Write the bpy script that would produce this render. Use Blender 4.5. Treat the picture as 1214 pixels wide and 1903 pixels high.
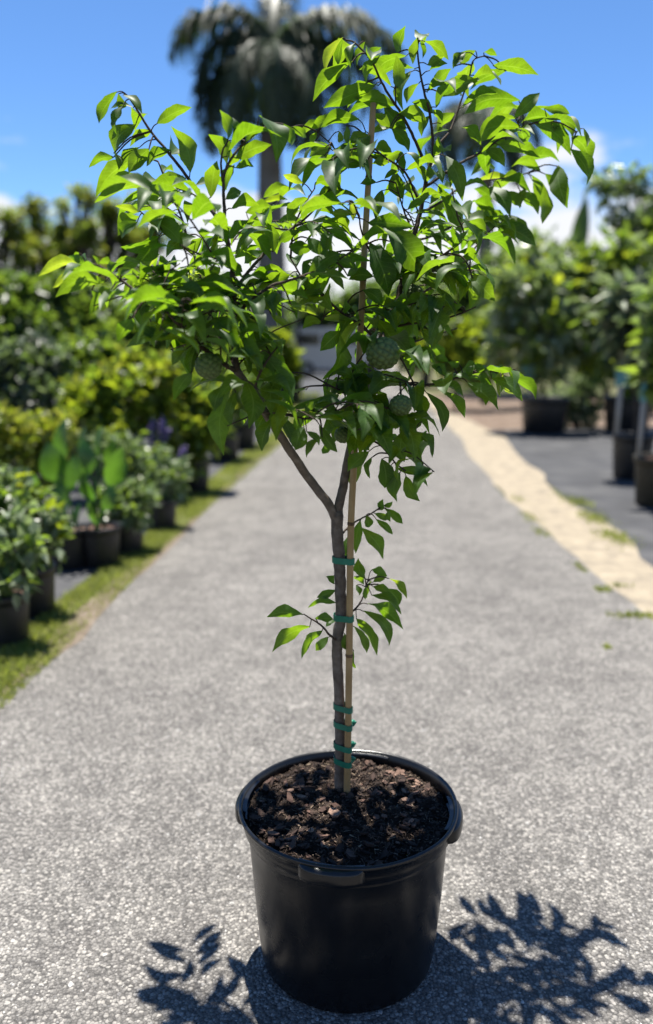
import bpy, math, random
import numpy as np
from mathutils import Vector, Matrix

# ------------------------------------------------------------------ clear
for o in list(bpy.data.objects):
    bpy.data.objects.remove(o)
scene = bpy.context.scene
C = scene.collection
R = math.radians
random.seed(7)
rng = np.random.default_rng(11)

# ------------------------------------------------------------------ camera
CAM_H, PITCH, FPX, CX, CY = 1.49, R(11.5), 1530.0, 607.0, 951.5
cam_d = bpy.data.cameras.new('camera')
cam = bpy.data.objects.new('camera', cam_d)
C.objects.link(cam)
cam.location = (0, 0, CAM_H)
cam.rotation_euler = (R(90) - PITCH, 0, 0)
cam_d.sensor_fit = 'VERTICAL'
cam_d.sensor_height = 36.0
cam_d.lens = 36.0 * FPX / 1903.0
cam_d.clip_start = 0.05
cam_d.clip_end = 3000
cam_d.dof.use_dof = True
cam_d.dof.focus_distance = 1.83
cam_d.dof.aperture_fstop = 1.4
scene.camera = cam

# ------------------------------------------------------------------ sky + sun
SUN_EL, SUN_AZ = R(75), R(-14)      # azimuth measured from +Y (away from camera) towards +X
w = bpy.data.worlds.new('World')
scene.world = w
w.use_nodes = True
nt = w.node_tree
nt.nodes.clear()
def N(tree, typ, **kw):
    n = tree.nodes.new(typ)
    for k, v in kw.items():
        setattr(n, k, v)
    return n
out = N(nt, 'ShaderNodeOutputWorld')
bg = N(nt, 'ShaderNodeBackground')
sky = N(nt, 'ShaderNodeTexSky')
sky.sky_type = 'NISHITA'
sky.sun_disc = False
sky.sun_elevation = SUN_EL
sky.sun_rotation = SUN_AZ
sky.altitude = 2500
sky.air_density = 1.0
sky.dust_density = 0.0
sky.ozone_density = 7.0
bg.inputs['Strength'].default_value = 0.080
tc = N(nt, 'ShaderNodeTexCoord')
sep = N(nt, 'ShaderNodeSeparateXYZ')
nt.links.new(tc.outputs['Generated'], sep.inputs[0])
# a low bank of white cumulus all round the horizon
mp = N(nt, 'ShaderNodeMapping')
mp.inputs['Scale'].default_value = (5.0, 5.0, 13.0)
mp.inputs['Location'].default_value = (2.3, 0.6, 0.25)
nt.links.new(tc.outputs['Generated'], mp.inputs[0])
nz = N(nt, 'ShaderNodeTexNoise')
nz.inputs['Scale'].default_value = 1.0
nz.inputs['Detail'].default_value = 7
nz.inputs['Roughness'].default_value = 0.55
nt.links.new(mp.outputs[0], nz.inputs['Vector'])
el = N(nt, 'ShaderNodeMapRange')
el.inputs['From Min'].default_value = 0.10
el.inputs['From Max'].default_value = 0.27
el.inputs['To Min'].default_value = 0.22
el.inputs['To Max'].default_value = -0.30
nt.links.new(sep.outputs['Z'], el.inputs['Value'])
ad = N(nt, 'ShaderNodeMath', operation='ADD')
nt.links.new(nz.outputs['Fac'], ad.inputs[0])
nt.links.new(el.outputs[0], ad.inputs[1])
cr = N(nt, 'ShaderNodeMapRange', interpolation_type='SMOOTHSTEP')
cr.inputs['From Min'].default_value = 0.47
cr.inputs['From Max'].default_value = 0.60
nt.links.new(ad.outputs[0], cr.inputs['Value'])
mixc = N(nt, 'ShaderNodeMix', data_type='RGBA')
nt.links.new(cr.outputs[0], mixc.inputs['Factor'])
hs = N(nt, 'ShaderNodeHueSaturation')
hs.inputs['Saturation'].default_value = 1.08
nt.links.new(sky.outputs[0], hs.inputs['Color'])
nt.links.new(hs.outputs[0], mixc.inputs['A'])
mixc.inputs['B'].default_value = (5.0, 5.1, 5.3, 1)
nt.links.new(mixc.outputs['Result'], bg.inputs['Color'])
nt.links.new(bg.outputs[0], out.inputs[0])

sun_d = bpy.data.lights.new('sun', 'SUN')
sun_d.energy = 5.0
sun_d.angle = R(0.53)
sun_d.color = (1.0, 0.955, 0.88)
sun = bpy.data.objects.new('sun', sun_d)
C.objects.link(sun)
sdir = Vector((math.sin(SUN_AZ) * math.cos(SUN_EL), math.cos(SUN_AZ) * math.cos(SUN_EL), math.sin(SUN_EL)))
sun.rotation_euler = sdir.to_track_quat('Z', 'Y').to_euler()
sun.location = (0, 0, 30)

scene.render.engine = 'CYCLES'
scene.view_settings.view_transform = 'Standard'
scene.view_settings.look = 'None'
scene.view_settings.exposure = 1.27
scene.view_settings.gamma = 1.0
scene.view_settings.use_curve_mapping = False
scene.cycles.max_bounces = 6
scene.cycles.transparent_max_bounces = 4

# ------------------------------------------------------------------ pixel helpers (photograph 1214x1903)
def ray(px, py):
    x = (px - CX) / FPX
    y = -(py - CY) / FPX
    return Vector((x, math.cos(PITCH) + y * math.sin(PITCH), -math.sin(PITCH) + y * math.cos(PITCH)))
def at(px, py, Y):
    d = ray(px, py)
    return Vector((0, 0, CAM_H)) + d * (Y / d.y)
def gnd(px, py, z=0.0):
    d = ray(px, py)
    return Vector((0, 0, CAM_H)) + d * ((z - CAM_H) / d.z)
def topix(v):
    d = Vector(v) - Vector((0, 0, CAM_H))
    f = d.y * math.cos(PITCH) - d.z * math.sin(PITCH)
    u = d.y * math.sin(PITCH) + d.z * math.cos(PITCH)
    return CX + FPX * d.x / f, CY - FPX * u / f

# ------------------------------------------------------------------ object helpers
def tag(o, label=None, cat=None, group=None, kind=None):
    if label: o['label'] = label
    if cat: o['category'] = cat
    if group: o['group'] = group
    if kind: o['kind'] = kind
    return o
def thing(name, label, cat, loc, group=None, rz=0.0):
    o = bpy.data.objects.new(name, None)
    C.objects.link(o)
    o.empty_display_size = 0.1
    o.location = loc
    o.rotation_euler = (0, 0, rz)
    return tag(o, label, cat, group)
def wmat(o):
    """world matrix of an object from its own transform chain (no depsgraph)"""
    m = Matrix.LocRotScale(o.location, o.rotation_euler, o.scale)
    return wmat(o.parent) @ m if o.parent else m
def mesh_obj(name, verts, faces, mat, parent=None, smooth=True, world=True):
    """verts in world space; stored relative to parent"""
    v = np.asarray(verts, dtype=np.float64).reshape(-1, 3)
    if parent is not None and world:
        inv = np.array(wmat(parent).inverted())
        v = v @ inv[:3, :3].T + inv[:3, 3]
    me = bpy.data.meshes.new(name)
    if isinstance(faces, np.ndarray):
        k = faces.shape[1]
        me.vertices.add(len(v)); me.loops.add(faces.size); me.polygons.add(len(faces))
        me.vertices.foreach_set('co', v.astype(np.float32).ravel())
        me.loops.foreach_set('vertex_index', faces.astype(np.int32).ravel())
        me.polygons.foreach_set('loop_start', np.arange(0, faces.size, k, dtype=np.int32))
        me.update(calc_edges=True)
    else:
        me.from_pydata([tuple(p) for p in v], [], faces)
    me.materials.append(mat)
    if smooth:
        me.polygons.foreach_set('use_smooth', np.ones(len(me.polygons), dtype=bool))
    o = bpy.data.objects.new(name, me)
    C.objects.link(o)
    if parent is not None:
        o.parent = parent
    return o
class MB:
    def __init__(self): self.v, self.f = [], []
    def add(self, v, f):
        b = len(self.v)
        self.v += [tuple(p) for p in v]
        self.f += [tuple(i + b for i in q) for q in f]
        return self
    def tube(self, pts, rad, sides=7, cap=True):
        pts = [Vector(p) for p in pts]
        n = len(pts)
        if not hasattr(rad, '__len__'): rad = [rad] * n
        v, f = [], []
        ref = None
        for i, p in enumerate(pts):
            t = (pts[min(i + 1, n - 1)] - pts[max(i - 1, 0)]).normalized()
            if ref is None:
                ref = t.cross(Vector((0, 0, 1)) if abs(t.z) < .9 else Vector((1, 0, 0))).normalized()
            else:
                ref = (ref - t * ref.dot(t)).normalized()
            b = t.cross(ref)
            for k in range(sides):
                a = 2 * math.pi * k / sides
                v.append(p + (ref * math.cos(a) + b * math.sin(a)) * rad[i])
        for i in range(n - 1):
            for k in range(sides):
                k2 = (k + 1) % sides
                f.append((i * sides + k, i * sides + k2, (i + 1) * sides + k2, (i + 1) * sides + k))
        if cap:
            f.append(tuple(range(sides))[::-1])
            f.append(tuple((n - 1) * sides + k for k in range(sides)))
        return self.add(v, f)
    def box(self, c, s, rz=0.0):
        m = Matrix.Rotation(rz, 3, 'Z')
        v = [Vector(c) + m @ Vector((x * s[0] / 2, y * s[1] / 2, z * s[2] / 2)) for z in (-1, 1) for y in (-1, 1) for x in (-1, 1)]
        return self.add(v, [(0, 2, 3, 1), (4, 5, 7, 6), (0, 1, 5, 4), (2, 6, 7, 3), (0, 4, 6, 2), (1, 3, 7, 5)])
    def lathe(self, c, prof, segs=40, close=False):
        v, f = [], []
        n = len(prof)
        for i, (r, z) in enumerate(prof):
            for k in range(segs):
                a = 2 * math.pi * k / segs
                v.append((c[0] + r * math.cos(a), c[1] + r * math.sin(a), c[2] + z))
        for i in range(n - 1):
            for k in range(segs):
                k2 = (k + 1) % segs
                f.append((i * segs + k, i * segs + k2, (i + 1) * segs + k2, (i + 1) * segs + k))
        return self.add(v, f)
    def build(self, name, mat, parent=None, smooth=True):
        return mesh_obj(name, self.v, self.f, mat, parent, smooth)
def catmull(pts, sub=5):
    P = [Vector(p) for p in pts]
    P = [P[0] * 2 - P[1]] + P + [P[-1] * 2 - P[-2]]
    o = []
    for i in range(1, len(P) - 2):
        for s in range(sub):
            t = s / sub
            a, b, c, d = P[i - 1], P[i], P[i + 1], P[i + 2]
            o.append(0.5 * ((2 * b) + (c - a) * t + (2 * a - 5 * b + 4 * c - d) * t * t + (3 * b - a - 3 * c + d) * t ** 3))
    o.append(P[-2].copy())
    return o

# ------------------------------------------------------------------ materials
K = 0.60      # overall reflectance level that goes with the exposure
def kc(c): return tuple(x * K for x in c)
def newmat(name):
    m = bpy.data.materials.new(name)
    m.use_nodes = True
    t = m.node_tree
    t.nodes.clear()
    o = N(t, 'ShaderNodeOutputMaterial')
    return m, t, o
def ramp(t, stops):
    r = N(t, 'ShaderNodeValToRGB')
    e = r.color_ramp.elements
    while len(e) < len(stops): e.new(0.5)
    for q, (p, c) in zip(e, stops):
        q.position = p
        q.color = (*c, 1)
    return r
def noise(t, scale, detail=4, rough=0.55, vec=None):
    n = N(t, 'ShaderNodeTexNoise')
    n.inputs['Scale'].default_value = scale
    n.inputs['Detail'].default_value = detail
    n.inputs['Roughness'].default_value = rough
    if vec is not None: t.links.new(vec, n.inputs['Vector'])
    return n
def mixrgb(t, a, b, fac, typ='MIX'):
    m = N(t, 'ShaderNodeMix', data_type='RGBA', blend_type=typ)
    for s, x in (('A', a), ('B', b)):
        if isinstance(x, tuple): m.inputs[s].default_value = (*x, 1)
        else: t.links.new(x, m.inputs[s])
    if isinstance(fac, (int, float)): m.inputs['Factor'].default_value = fac
    else: t.links.new(fac, m.inputs['Factor'])
    return m.outputs['Result']
def bump(t, h, strength=0.5, dist=0.01, chain=None):
    b = N(t, 'ShaderNodeBump')
    b.inputs['Strength'].default_value = strength
    b.inputs['Distance'].default_value = dist
    t.links.new(h, b.inputs['Height'])
    if chain is not None: t.links.new(chain, b.inputs['Normal'])
    return b.outputs[0]
def pbr(t, o, col, rough=0.6, normal=None, spec=0.5):
    p = N(t, 'ShaderNodeBsdfPrincipled')
    if isinstance(col, tuple): p.inputs['Base Color'].default_value = (*col, 1)
    else: t.links.new(col, p.inputs['Base Color'])
    if isinstance(rough, (int, float)): p.inputs['Roughness'].default_value = rough
    else: t.links.new(rough, p.inputs['Roughness'])
    p.inputs['Specular IOR Level'].default_value = spec
    if normal is not None: t.links.new(normal, p.inputs['Normal'])
    t.links.new(p.outputs[0], o.inputs[0])
    return p
def worldpos(t):
    return N(t, 'ShaderNodeNewGeometry').outputs['Position']
def simple(name, stops, scale, rough=0.6, bs=0.4, bd=0.01, spec=0.4, bscale=None):
    m, t, o = newmat(name)
    g = worldpos(t)
    n = noise(t, scale, 6, 0.6, g)
    r = ramp(t, [(p_, kc(c_)) for p_, c_ in stops])
    t.links.new(n.outputs['Fac'], r.inputs[0])
    n2 = noise(t, bscale or scale * 3, 5, 0.6, g)
    pbr(t, o, r.outputs[0], rough, bump(t, n2.outputs['Fac'], bs, bd), spec)
    return m

def mat_asphalt():
    m, t, o = newmat('bleached asphalt aggregate')
    g = worldpos(t)
    nw = noise(t, 90, 2, 0.5, g)
    mv = N(t, 'ShaderNodeVectorMath', operation='MULTIPLY_ADD')
    t.links.new(nw.outputs['Color'], mv.inputs[0])
    mv.inputs[1].default_value = (0.006, 0.006, 0.006)
    t.links.new(g, mv.inputs[2])
    v1 = N(t, 'ShaderNodeTexVoronoi'); v1.inputs['Scale'].default_value = 118
    v2 = N(t, 'ShaderNodeTexVoronoi'); v2.inputs['Scale'].default_value = 260
    v3 = N(t, 'ShaderNodeTexVoronoi'); v3.inputs['Scale'].default_value = 62
    for v in (v1, v2, v3): t.links.new(mv.outputs[0], v.inputs['Vector'])
    s1 = N(t, 'ShaderNodeSeparateColor'); t.links.new(v1.outputs['Color'], s1.inputs[0])
    s2 = N(t, 'ShaderNodeSeparateColor'); t.links.new(v2.outputs['Color'], s2.inputs[0])
    s3 = N(t, 'ShaderNodeSeparateColor'); t.links.new(v3.outputs['Color'], s3.inputs[0])
    r1 = ramp(t, [(0.0, (0.10, 0.098, 0.095)), (0.35, (0.20, 0.195, 0.188)), (0.70, (0.37, 0.36, 0.345)), (0.95, (0.66, 0.64, 0.60))])
    t.links.new(s1.outputs[0], r1.inputs[0])
    r2 = ramp(t, [(0.0, (0.12, 0.118, 0.115)), (0.6, (0.30, 0.292, 0.28)), (1.0, (0.46, 0.445, 0.42))])
    t.links.new(s2.outputs[0], r2.inputs[0])
    c = mixrgb(t, r1.outputs[0], r2.outputs[0], 0.38)
    # tar between stones
    gap = N(t, 'ShaderNodeMapRange'); gap.inputs['From Min'].default_value = 0.45; gap.inputs['From Max'].default_value = 0.85
    t.links.new(v1.outputs['Distance'], gap.inputs['Value'])
    c = mixrgb(t, c, (0.12, 0.118, 0.115), gap.outputs[0])
    # scattered larger pale stones
    big = N(t, 'ShaderNodeMapRange'); big.inputs['From Min'].default_value = 0.90; big.inputs['From Max'].default_value = 0.92
    t.links.new(s3.outputs[0], big.inputs['Value'])
    bd = N(t, 'ShaderNodeMapRange'); bd.inputs['From Min'].default_value = 0.40; bd.inputs['From Max'].default_value = 0.28
    t.links.new(v3.outputs['Distance'], bd.inputs['Value'])
    mu = N(t, 'ShaderNodeMath', operation='MULTIPLY'); t.links.new(big.outputs[0], mu.inputs[0]); t.links.new(bd.outputs[0], mu.inputs[1])
    c = mixrgb(t, c, (0.55, 0.53, 0.50), mu.outputs[0])
    # wear and stains
    n1 = noise(t, 1.4, 5, 0.6, g)
    n2 = noise(t, 7.0, 5, 0.65, g)
    rr = ramp(t, [(0.28, (0.84, 0.82, 0.80)), (0.72, (1.20, 1.18, 1.14))])
    t.links.new(n1.outputs['Fac'], rr.inputs[0])
    c = mixrgb(t, c, rr.outputs[0], 1.0, 'MULTIPLY')
    rr2 = ramp(t, [(0.30, (0.80, 0.79, 0.79)), (0.70, (1.22, 1.21, 1.19))])
    t.links.new(n2.outputs['Fac'], rr2.inputs[0])
    c = mixrgb(t, c, rr2.outputs[0], 1.0, 'MULTIPLY')
    c = mixrgb(t, c, (K * .93, K * .93, K * .93), 1.0, 'MULTIPLY')
    h1 = N(t, 'ShaderNodeMath', operation='SUBTRACT'); h1.inputs[0].default_value = 1; t.links.new(v1.outputs['Distance'], h1.inputs[1])
    h2 = N(t, 'ShaderNodeMath', operation='MULTIPLY_ADD'); t.links.new(s1.outputs[1], h2.inputs[0]); h2.inputs[1].default_value = 0.7
    t.links.new(h1.outputs[0], h2.inputs[2])
    nb = bump(t, h2.outputs[0], 1.0, 0.005)
    pbr(t, o, c, 0.85, nb, 0.25)
    return m
def mat_leaf(name, dark, light, trans, trans2, veins=True, mixf=0.5, rough=0.42, spec=0.45):
    dark, light = kc(dark), kc(light)
    trans, trans2 = tuple(x * .72 for x in trans), tuple(x * .72 for x in trans2)
    m, t, o = newmat(name)
    gi = N(t, 'ShaderNodeNewGeometry')
    oi = N(t, 'ShaderNodeObjectInfo')
    rr = N(t, 'ShaderNodeMath', operation='ADD')
    t.links.new(oi.outputs['Random'], rr.inputs[0]); t.links.new(gi.outputs['Random Per Island'], rr.inputs[1])
    fr = N(t, 'ShaderNodeMath', operation='FRACT'); t.links.new(rr.outputs[0], fr.inputs[0])
    col = mixrgb(t, dark, light, fr.outputs[0])
    tr = mixrgb(t, trans, trans2, fr.outputs[0])
    n = noise(t, 55 if veins else 9, 3, 0.6, gi.outputs['Position'])
    vr = ramp(t, [(0.3, (0.78, 0.78, 0.78)), (0.7, (1.18, 1.18, 1.18))])
    t.links.new(n.outputs['Fac'], vr.inputs[0])
    col = mixrgb(t, col, vr.outputs[0], 1.0, 'MULTIPLY')
    tr = mixrgb(t, tr, vr.outputs[0], 1.0, 'MULTIPLY')
    nb = None
    if veins:
        uv = N(t, 'ShaderNodeUVMap')
        sx = N(t, 'ShaderNodeSeparateXYZ'); t.links.new(uv.outputs[0], sx.inputs[0])
        ab = N(t, 'ShaderNodeMath', operation='ABSOLUTE'); t.links.new(sx.outputs['Y'], ab.inputs[0])
        mid = N(t, 'ShaderNodeMapRange'); mid.inputs['From Min'].default_value = 0.035; mid.inputs['From Max'].default_value = 0.075
        mid.inputs['To Min'].default_value = 1; mid.inputs['To Max'].default_value = 0
        t.links.new(ab.outputs[0], mid.inputs['Value'])
        k = N(t, 'ShaderNodeMath', operation='MULTIPLY_ADD'); t.links.new(ab.outputs[0], k.inputs[0]); k.inputs[1].default_value = -0.17
        t.links.new(sx.outputs['X'], k.inputs[2])
        k2 = N(t, 'ShaderNodeMath', operation='MULTIPLY'); t.links.new(k.outputs[0], k2.inputs[0]); k2.inputs[1].default_value = 11.0
        pp = N(t, 'ShaderNodeMath', operation='PINGPONG'); t.links.new(k2.outputs[0], pp.inputs[0]); pp.inputs[1].default_value = 0.5
        lat = N(t, 'ShaderNodeMapRange'); lat.inputs['From Min'].default_value = 0.03; lat.inputs['From Max'].default_value = 0.10
        lat.inputs['To Min'].default_value = 0.55; lat.inputs['To Max'].default_value = 0
        t.links.new(pp.outputs[0], lat.inputs['Value'])
        mx = N(t, 'ShaderNodeMath', operation='MAXIMUM'); t.links.new(mid.outputs[0], mx.inputs[0]); t.links.new(lat.outputs[0], mx.inputs[1])
        fac = N(t, 'ShaderNodeMath', operation='MULTIPLY'); t.links.new(mx.outputs[0], fac.inputs[0]); fac.inputs[1].default_value = 0.6
        col = mixrgb(t, col, tuple(min(1, x * 1.6 + 0.03) for x in light), fac.outputs[0])
        tr = mixrgb(t, tr, tuple(min(1, x * 1.25 + 0.03) for x in trans2), fac.outputs[0])
        nb = bump(t, mx.outputs[0], -0.35, 0.002)
    # paler matt underside
    col = mixrgb(t, col, tuple(x * 1.5 + 0.007 for x in light), mulf(t, gi.outputs['Backfacing'], 0.55))
    p = N(t, 'ShaderNodeBsdfPrincipled')
    t.links.new(col, p.inputs['Base Color'])
    p.inputs['Roughness'].default_value = rough
    p.inputs['Specular IOR Level'].default_value = spec
    if nb is not None: t.links.new(nb, p.inputs['Normal'])
    tl = N(t, 'ShaderNodeBsdfTranslucent')
    t.links.new(tr, tl.inputs['Color'])
    mx = N(t, 'ShaderNodeMixShader'); mx.inputs[0].default_value = mixf
    t.links.new(p.outputs[0], mx.inputs[1]); t.links.new(tl.outputs[0], mx.inputs[2])
    t.links.new(mx.outputs[0], o.inputs[0])
    return m
def mulf(t, a, k):
    n = N(t, 'ShaderNodeMath', operation='MULTIPLY')
    t.links.new(a, n.inputs[0]); n.inputs[1].default_value = k
    return n.outputs[0]

M = {}
M['asphalt'] = mat_asphalt()
M['leaf'] = mat_leaf('sugar apple leaf', (0.030, 0.082, 0.014), (0.058, 0.135, 0.024), (0.235, 0.475, 0.006), (0.37, 0.60, 0.014), True, 0.44, 0.50, 0.36)
M['leaf_young'] = mat_leaf('young leaf', (0.06, 0.13, 0.02), (0.09, 0.17, 0.03), (0.44, 0.62, 0.015), (0.54, 0.70, 0.03), True, 0.5)
def bgleaf(name, d, l, t1, t2, mixf=0.4, rough=0.4, spec=0.5):
    return mat_leaf(name, d, l, t1, t2, False, mixf, rough, spec)
M['bg_dark'] = bgleaf('dark foliage', (0.038, 0.082, 0.022), (0.085, 0.155, 0.045), (0.20, 0.36, 0.03), (0.34, 0.50, 0.05), 0.4)
M['bg_mid'] = bgleaf('mid green foliage', (0.06, 0.125, 0.03), (0.14, 0.22, 0.06), (0.30, 0.50, 0.03), (0.48, 0.66, 0.06), 0.42)
M['bg_lime'] = bgleaf('lime foliage', (0.10, 0.18, 0.02), (0.21, 0.29, 0.035), (0.48, 0.64, 0.02), (0.66, 0.76, 0.05), 0.45)
M['bg_yellow'] = bgleaf('yellow green foliage', (0.14, 0.18, 0.03), (0.26, 0.27, 0.05), (0.45, 0.52, 0.04), (0.60, 0.62, 0.08))
M['bg_silver'] = bgleaf('silvery foliage', (0.18, 0.25, 0.13), (0.40, 0.46, 0.31), (0.30, 0.46, 0.12), (0.44, 0.58, 0.20), 0.38, 0.3)
M['bg_grey'] = bgleaf('grey green foliage', (0.06, 0.085, 0.05), (0.14, 0.17, 0.11), (0.12, 0.20, 0.05), (0.20, 0.28, 0.09), 0.3, 0.35)
M['bg_pine'] = bgleaf('olive needle foliage', (0.11, 0.14, 0.035), (0.25, 0.26, 0.07), (0.40, 0.48, 0.04), (0.60, 0.62, 0.08), 0.5)
M['palm'] = bgleaf('palm leaflet', (0.03, 0.055, 0.022), (0.07, 0.10, 0.05), (0.06, 0.12, 0.02), (0.10, 0.18, 0.03), 0.25, 0.5, 0.35)
M['canna'] = bgleaf('broad canna leaf', (0.03, 0.10, 0.02), (0.065, 0.17, 0.035), (0.18, 0.44, 0.03), (0.30, 0.60, 0.05), 0.42, 0.3)
M['banana'] = bgleaf('banana leaf', (0.03, 0.075, 0.018), (0.06, 0.12, 0.03), (0.16, 0.30, 0.02), (0.24, 0.42, 0.03), 0.35, 0.4)
M['grass'] = bgleaf('grass blade', (0.15, 0.20, 0.035), (0.30, 0.33, 0.09), (0.40, 0.52, 0.04), (0.56, 0.60, 0.12), 0.42, 0.6, 0.3)
M['purple'] = bgleaf('purple flower', (0.22, 0.18, 0.42), (0.34, 0.28, 0.55), (0.25, 0.2, 0.5), (0.35, 0.3, 0.6), 0.3, 0.7, 0.2)
M['bark'] = simple('grey brown bark', [(0.3, (0.13, 0.10, 0.075)), (0.55, (0.25, 0.20, 0.155)), (0.75, (0.38, 0.32, 0.26))], 45, 0.85, 0.7, 0.004, 0.2, 130)
M['twig'] = simple('dark twig bark', [(0.3, (0.05, 0.035, 0.025)), (0.7, (0.13, 0.095, 0.065))], 60, 0.8, 0.5, 0.002, 0.2)
M['petiole'] = simple('green petiole', [(0.3, (0.10, 0.13, 0.035)), (0.7, (0.18, 0.20, 0.06))], 60, 0.6, 0.2, 0.001, 0.3)
M['bamboo'] = simple('tan bamboo', [(0.3, (0.44, 0.27, 0.10)), (0.7, (0.62, 0.41, 0.18))], 22, 0.5, 0.25, 0.002, 0.4, 90)
M['node'] = simple('bamboo node', [(0.3, (0.14, 0.08, 0.04)), (0.7, (0.30, 0.19, 0.10))], 60, 0.7, 0.3, 0.002, 0.2)
M['tie'] = simple('green tie tape', [(0.3, (0.004, 0.20, 0.115)), (0.7, (0.008, 0.28, 0.165))], 40, 0.45, 0.15, 0.001, 0.5)
M['trunk_bg'] = simple('background bark', [(0.3, (0.06, 0.05, 0.04)), (0.7, (0.17, 0.14, 0.115))], 9, 0.85, 0.6, 0.02, 0.2)
M['palm_trunk'] = simple('grey palm trunk', [(0.3, (0.16, 0.145, 0.125)), (0.7, (0.33, 0.31, 0.28))], 3.0, 0.85, 0.5, 0.02, 0.2, 12)
M['pvc'] = simple('grey white stake', [(0.3, (0.42, 0.41, 0.38)), (0.7, (0.58, 0.57, 0.54))], 10, 0.6, 0.1, 0.002, 0.3)
M['cyan'] = simple('pale cyan tag plastic', [(0.3, (0.16, 0.44, 0.46)), (0.7, (0.24, 0.55, 0.56))], 12, 0.5, 0.05, 0.002, 0.4)
M['potbg'] = simple('black nursery pot plastic', [(0.3, (0.010, 0.011, 0.012)), (0.7, (0.022, 0.024, 0.026))], 12, 0.45, 0.15, 0.003, 0.5)
M['potbrown'] = simple('faded brown black pot plastic', [(0.3, (0.035, 0.028, 0.014)), (0.7, (0.06, 0.05, 0.028))], 12, 0.55, 0.15, 0.003, 0.4)
M['soil'] = simple('potting soil', [(0.3, (0.012, 0.008, 0.006)), (0.6, (0.030, 0.020, 0.014)), (0.8, (0.06, 0.042, 0.031))], 60, 0.95, 0.9, 0.01, 0.15, 160)
M['soilbg'] = simple('bark topped soil', [(0.3, (0.10, 0.06, 0.045)), (0.7, (0.26, 0.17, 0.13))], 30, 0.95, 0.8, 0.01, 0.15, 60)
M['mat'] = simple('woven weed mat', [(0.25, (0.040, 0.041, 0.045)), (0.5, (0.072, 0.073, 0.078)), (0.8, (0.15, 0.148, 0.145))], 2.2, 0.75, 0.5, 0.02, 0.3, 5)
M['sand'] = simple('crushed limerock', [(0.25, (0.24, 0.215, 0.18)), (0.42, (0.38, 0.325, 0.245)), (0.6, (0.50, 0.425, 0.31)), (0.78, (0.62, 0.55, 0.43))], 7.0, 0.95, 0.8, 0.02, 0.15, 40)
M['mulch_bg'] = simple('brown mulch bed', [(0.25, (0.14, 0.095, 0.07)), (0.75, (0.32, 0.245, 0.19))], 3.5, 0.95, 0.8, 0.03, 0.15, 16)
M['ground'] = simple('grassy dirt', [(0.3, (0.07, 0.09, 0.03)), (0.5, (0.12, 0.13, 0.05)), (0.7, (0.26, 0.21, 0.14))], 0.9, 0.95, 0.8, 0.03, 0.15, 8)
M['grassbed'] = simple('turf soil', [(0.3, (0.09, 0.11, 0.035)), (0.55, (0.17, 0.185, 0.06)), (0.75, (0.24, 0.18, 0.12))], 7, 0.95, 0.8, 0.02, 0.15, 30)
M['van_paint'] = simple('white van paint', [(0.3, (0.74, 0.74, 0.73)), (0.7, (0.82, 0.82, 0.81))], 3, 0.3, 0.02, 0.002, 0.5)
M['dark_glass'] = simple('dark window glass', [(0.3, (0.02, 0.025, 0.024)), (0.7, (0.04, 0.05, 0.045))], 2, 0.08, 0.0, 0.001, 0.6)
M['tyre'] = simple('tyre rubber', [(0.3, (0.015, 0.015, 0.015)), (0.7, (0.03, 0.03, 0.03))], 20, 0.8, 0.2, 0.003, 0.3)
M['steel'] = simple('grey wheel steel', [(0.3, (0.35, 0.35, 0.35)), (0.7, (0.5, 0.5, 0.5))], 10, 0.4, 0.05, 0.001, 0.5)
M['lampred'] = simple('red lamp', [(0.3, (0.4, 0.02, 0.02)), (0.7, (0.5, 0.03, 0.03))], 10, 0.3, 0.0, 0.001, 0.5)

def mat_pot():
    m, t, o = newmat('glossy black pot plastic')
    g = worldpos(t)
    n = noise(t, 14, 6, 0.65, g)
    n2 = noise(t, 220, 3, 0.6, g)
    n3 = noise(t, 3.5, 4, 0.6, g)
    r = ramp(t, [(0.40, (0.0045, 0.0048, 0.0055)), (0.62, (0.007, 0.0075, 0.008)), (0.80, (0.018, 0.017, 0.016))])
    t.links.new(n.outputs['Fac'], r.inputs[0])
    rg = N(t, 'ShaderNodeMapRange'); rg.inputs['To Min'].default_value = 0.16; rg.inputs['To Max'].default_value = 0.40
    t.links.new(n3.outputs['Fac'], rg.inputs['Value'])
    b1 = bump(t, n2.outputs['Fac'], 0.10, 0.001)
    b2 = bump(t, n.outputs['Fac'], 0.15, 0.006, b1)
    pbr(t, o, r.outputs[0], rg.outputs[0], b2, 0.45)
    return m
M['pot'] = mat_pot()
def mat_chip(name, stops):
    m, t, o = newmat(name)
    gi = N(t, 'ShaderNodeNewGeometry'); oi = N(t, 'ShaderNodeObjectInfo')
    rr = N(t, 'ShaderNodeMath', operation='ADD')
    t.links.new(oi.outputs['Random'], rr.inputs[0]); t.links.new(gi.outputs['Random Per Island'], rr.inputs[1])
    fr = N(t, 'ShaderNodeMath', operation='FRACT'); t.links.new(rr.outputs[0], fr.inputs[0])
    r = ramp(t, [(p_, kc(c_)) for p_, c_ in stops]); t.links.new(fr.outputs[0], r.inputs[0])
    n = noise(t, 260, 4, 0.6, gi.outputs['Position'])
    v = ramp(t, [(0.3, (0.65, 0.65, 0.65)), (0.7, (1.3, 1.3, 1.3))]); t.links.new(n.outputs['Fac'], v.inputs[0])
    pbr(t, o, mixrgb(t, r.outputs[0], v.outputs[0], 1.0, 'MULTIPLY'), 0.85, bump(t, n.outputs['Fac'], 0.5, 0.002), 0.25)
    return m
M['chip'] = mat_chip('bark chip', [(0.0, (0.028, 0.018, 0.014)), (0.45, (0.075, 0.045, 0.034)), (0.8, (0.17, 0.098, 0.072)), (1.0, (0.34, 0.22, 0.16))])
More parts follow.
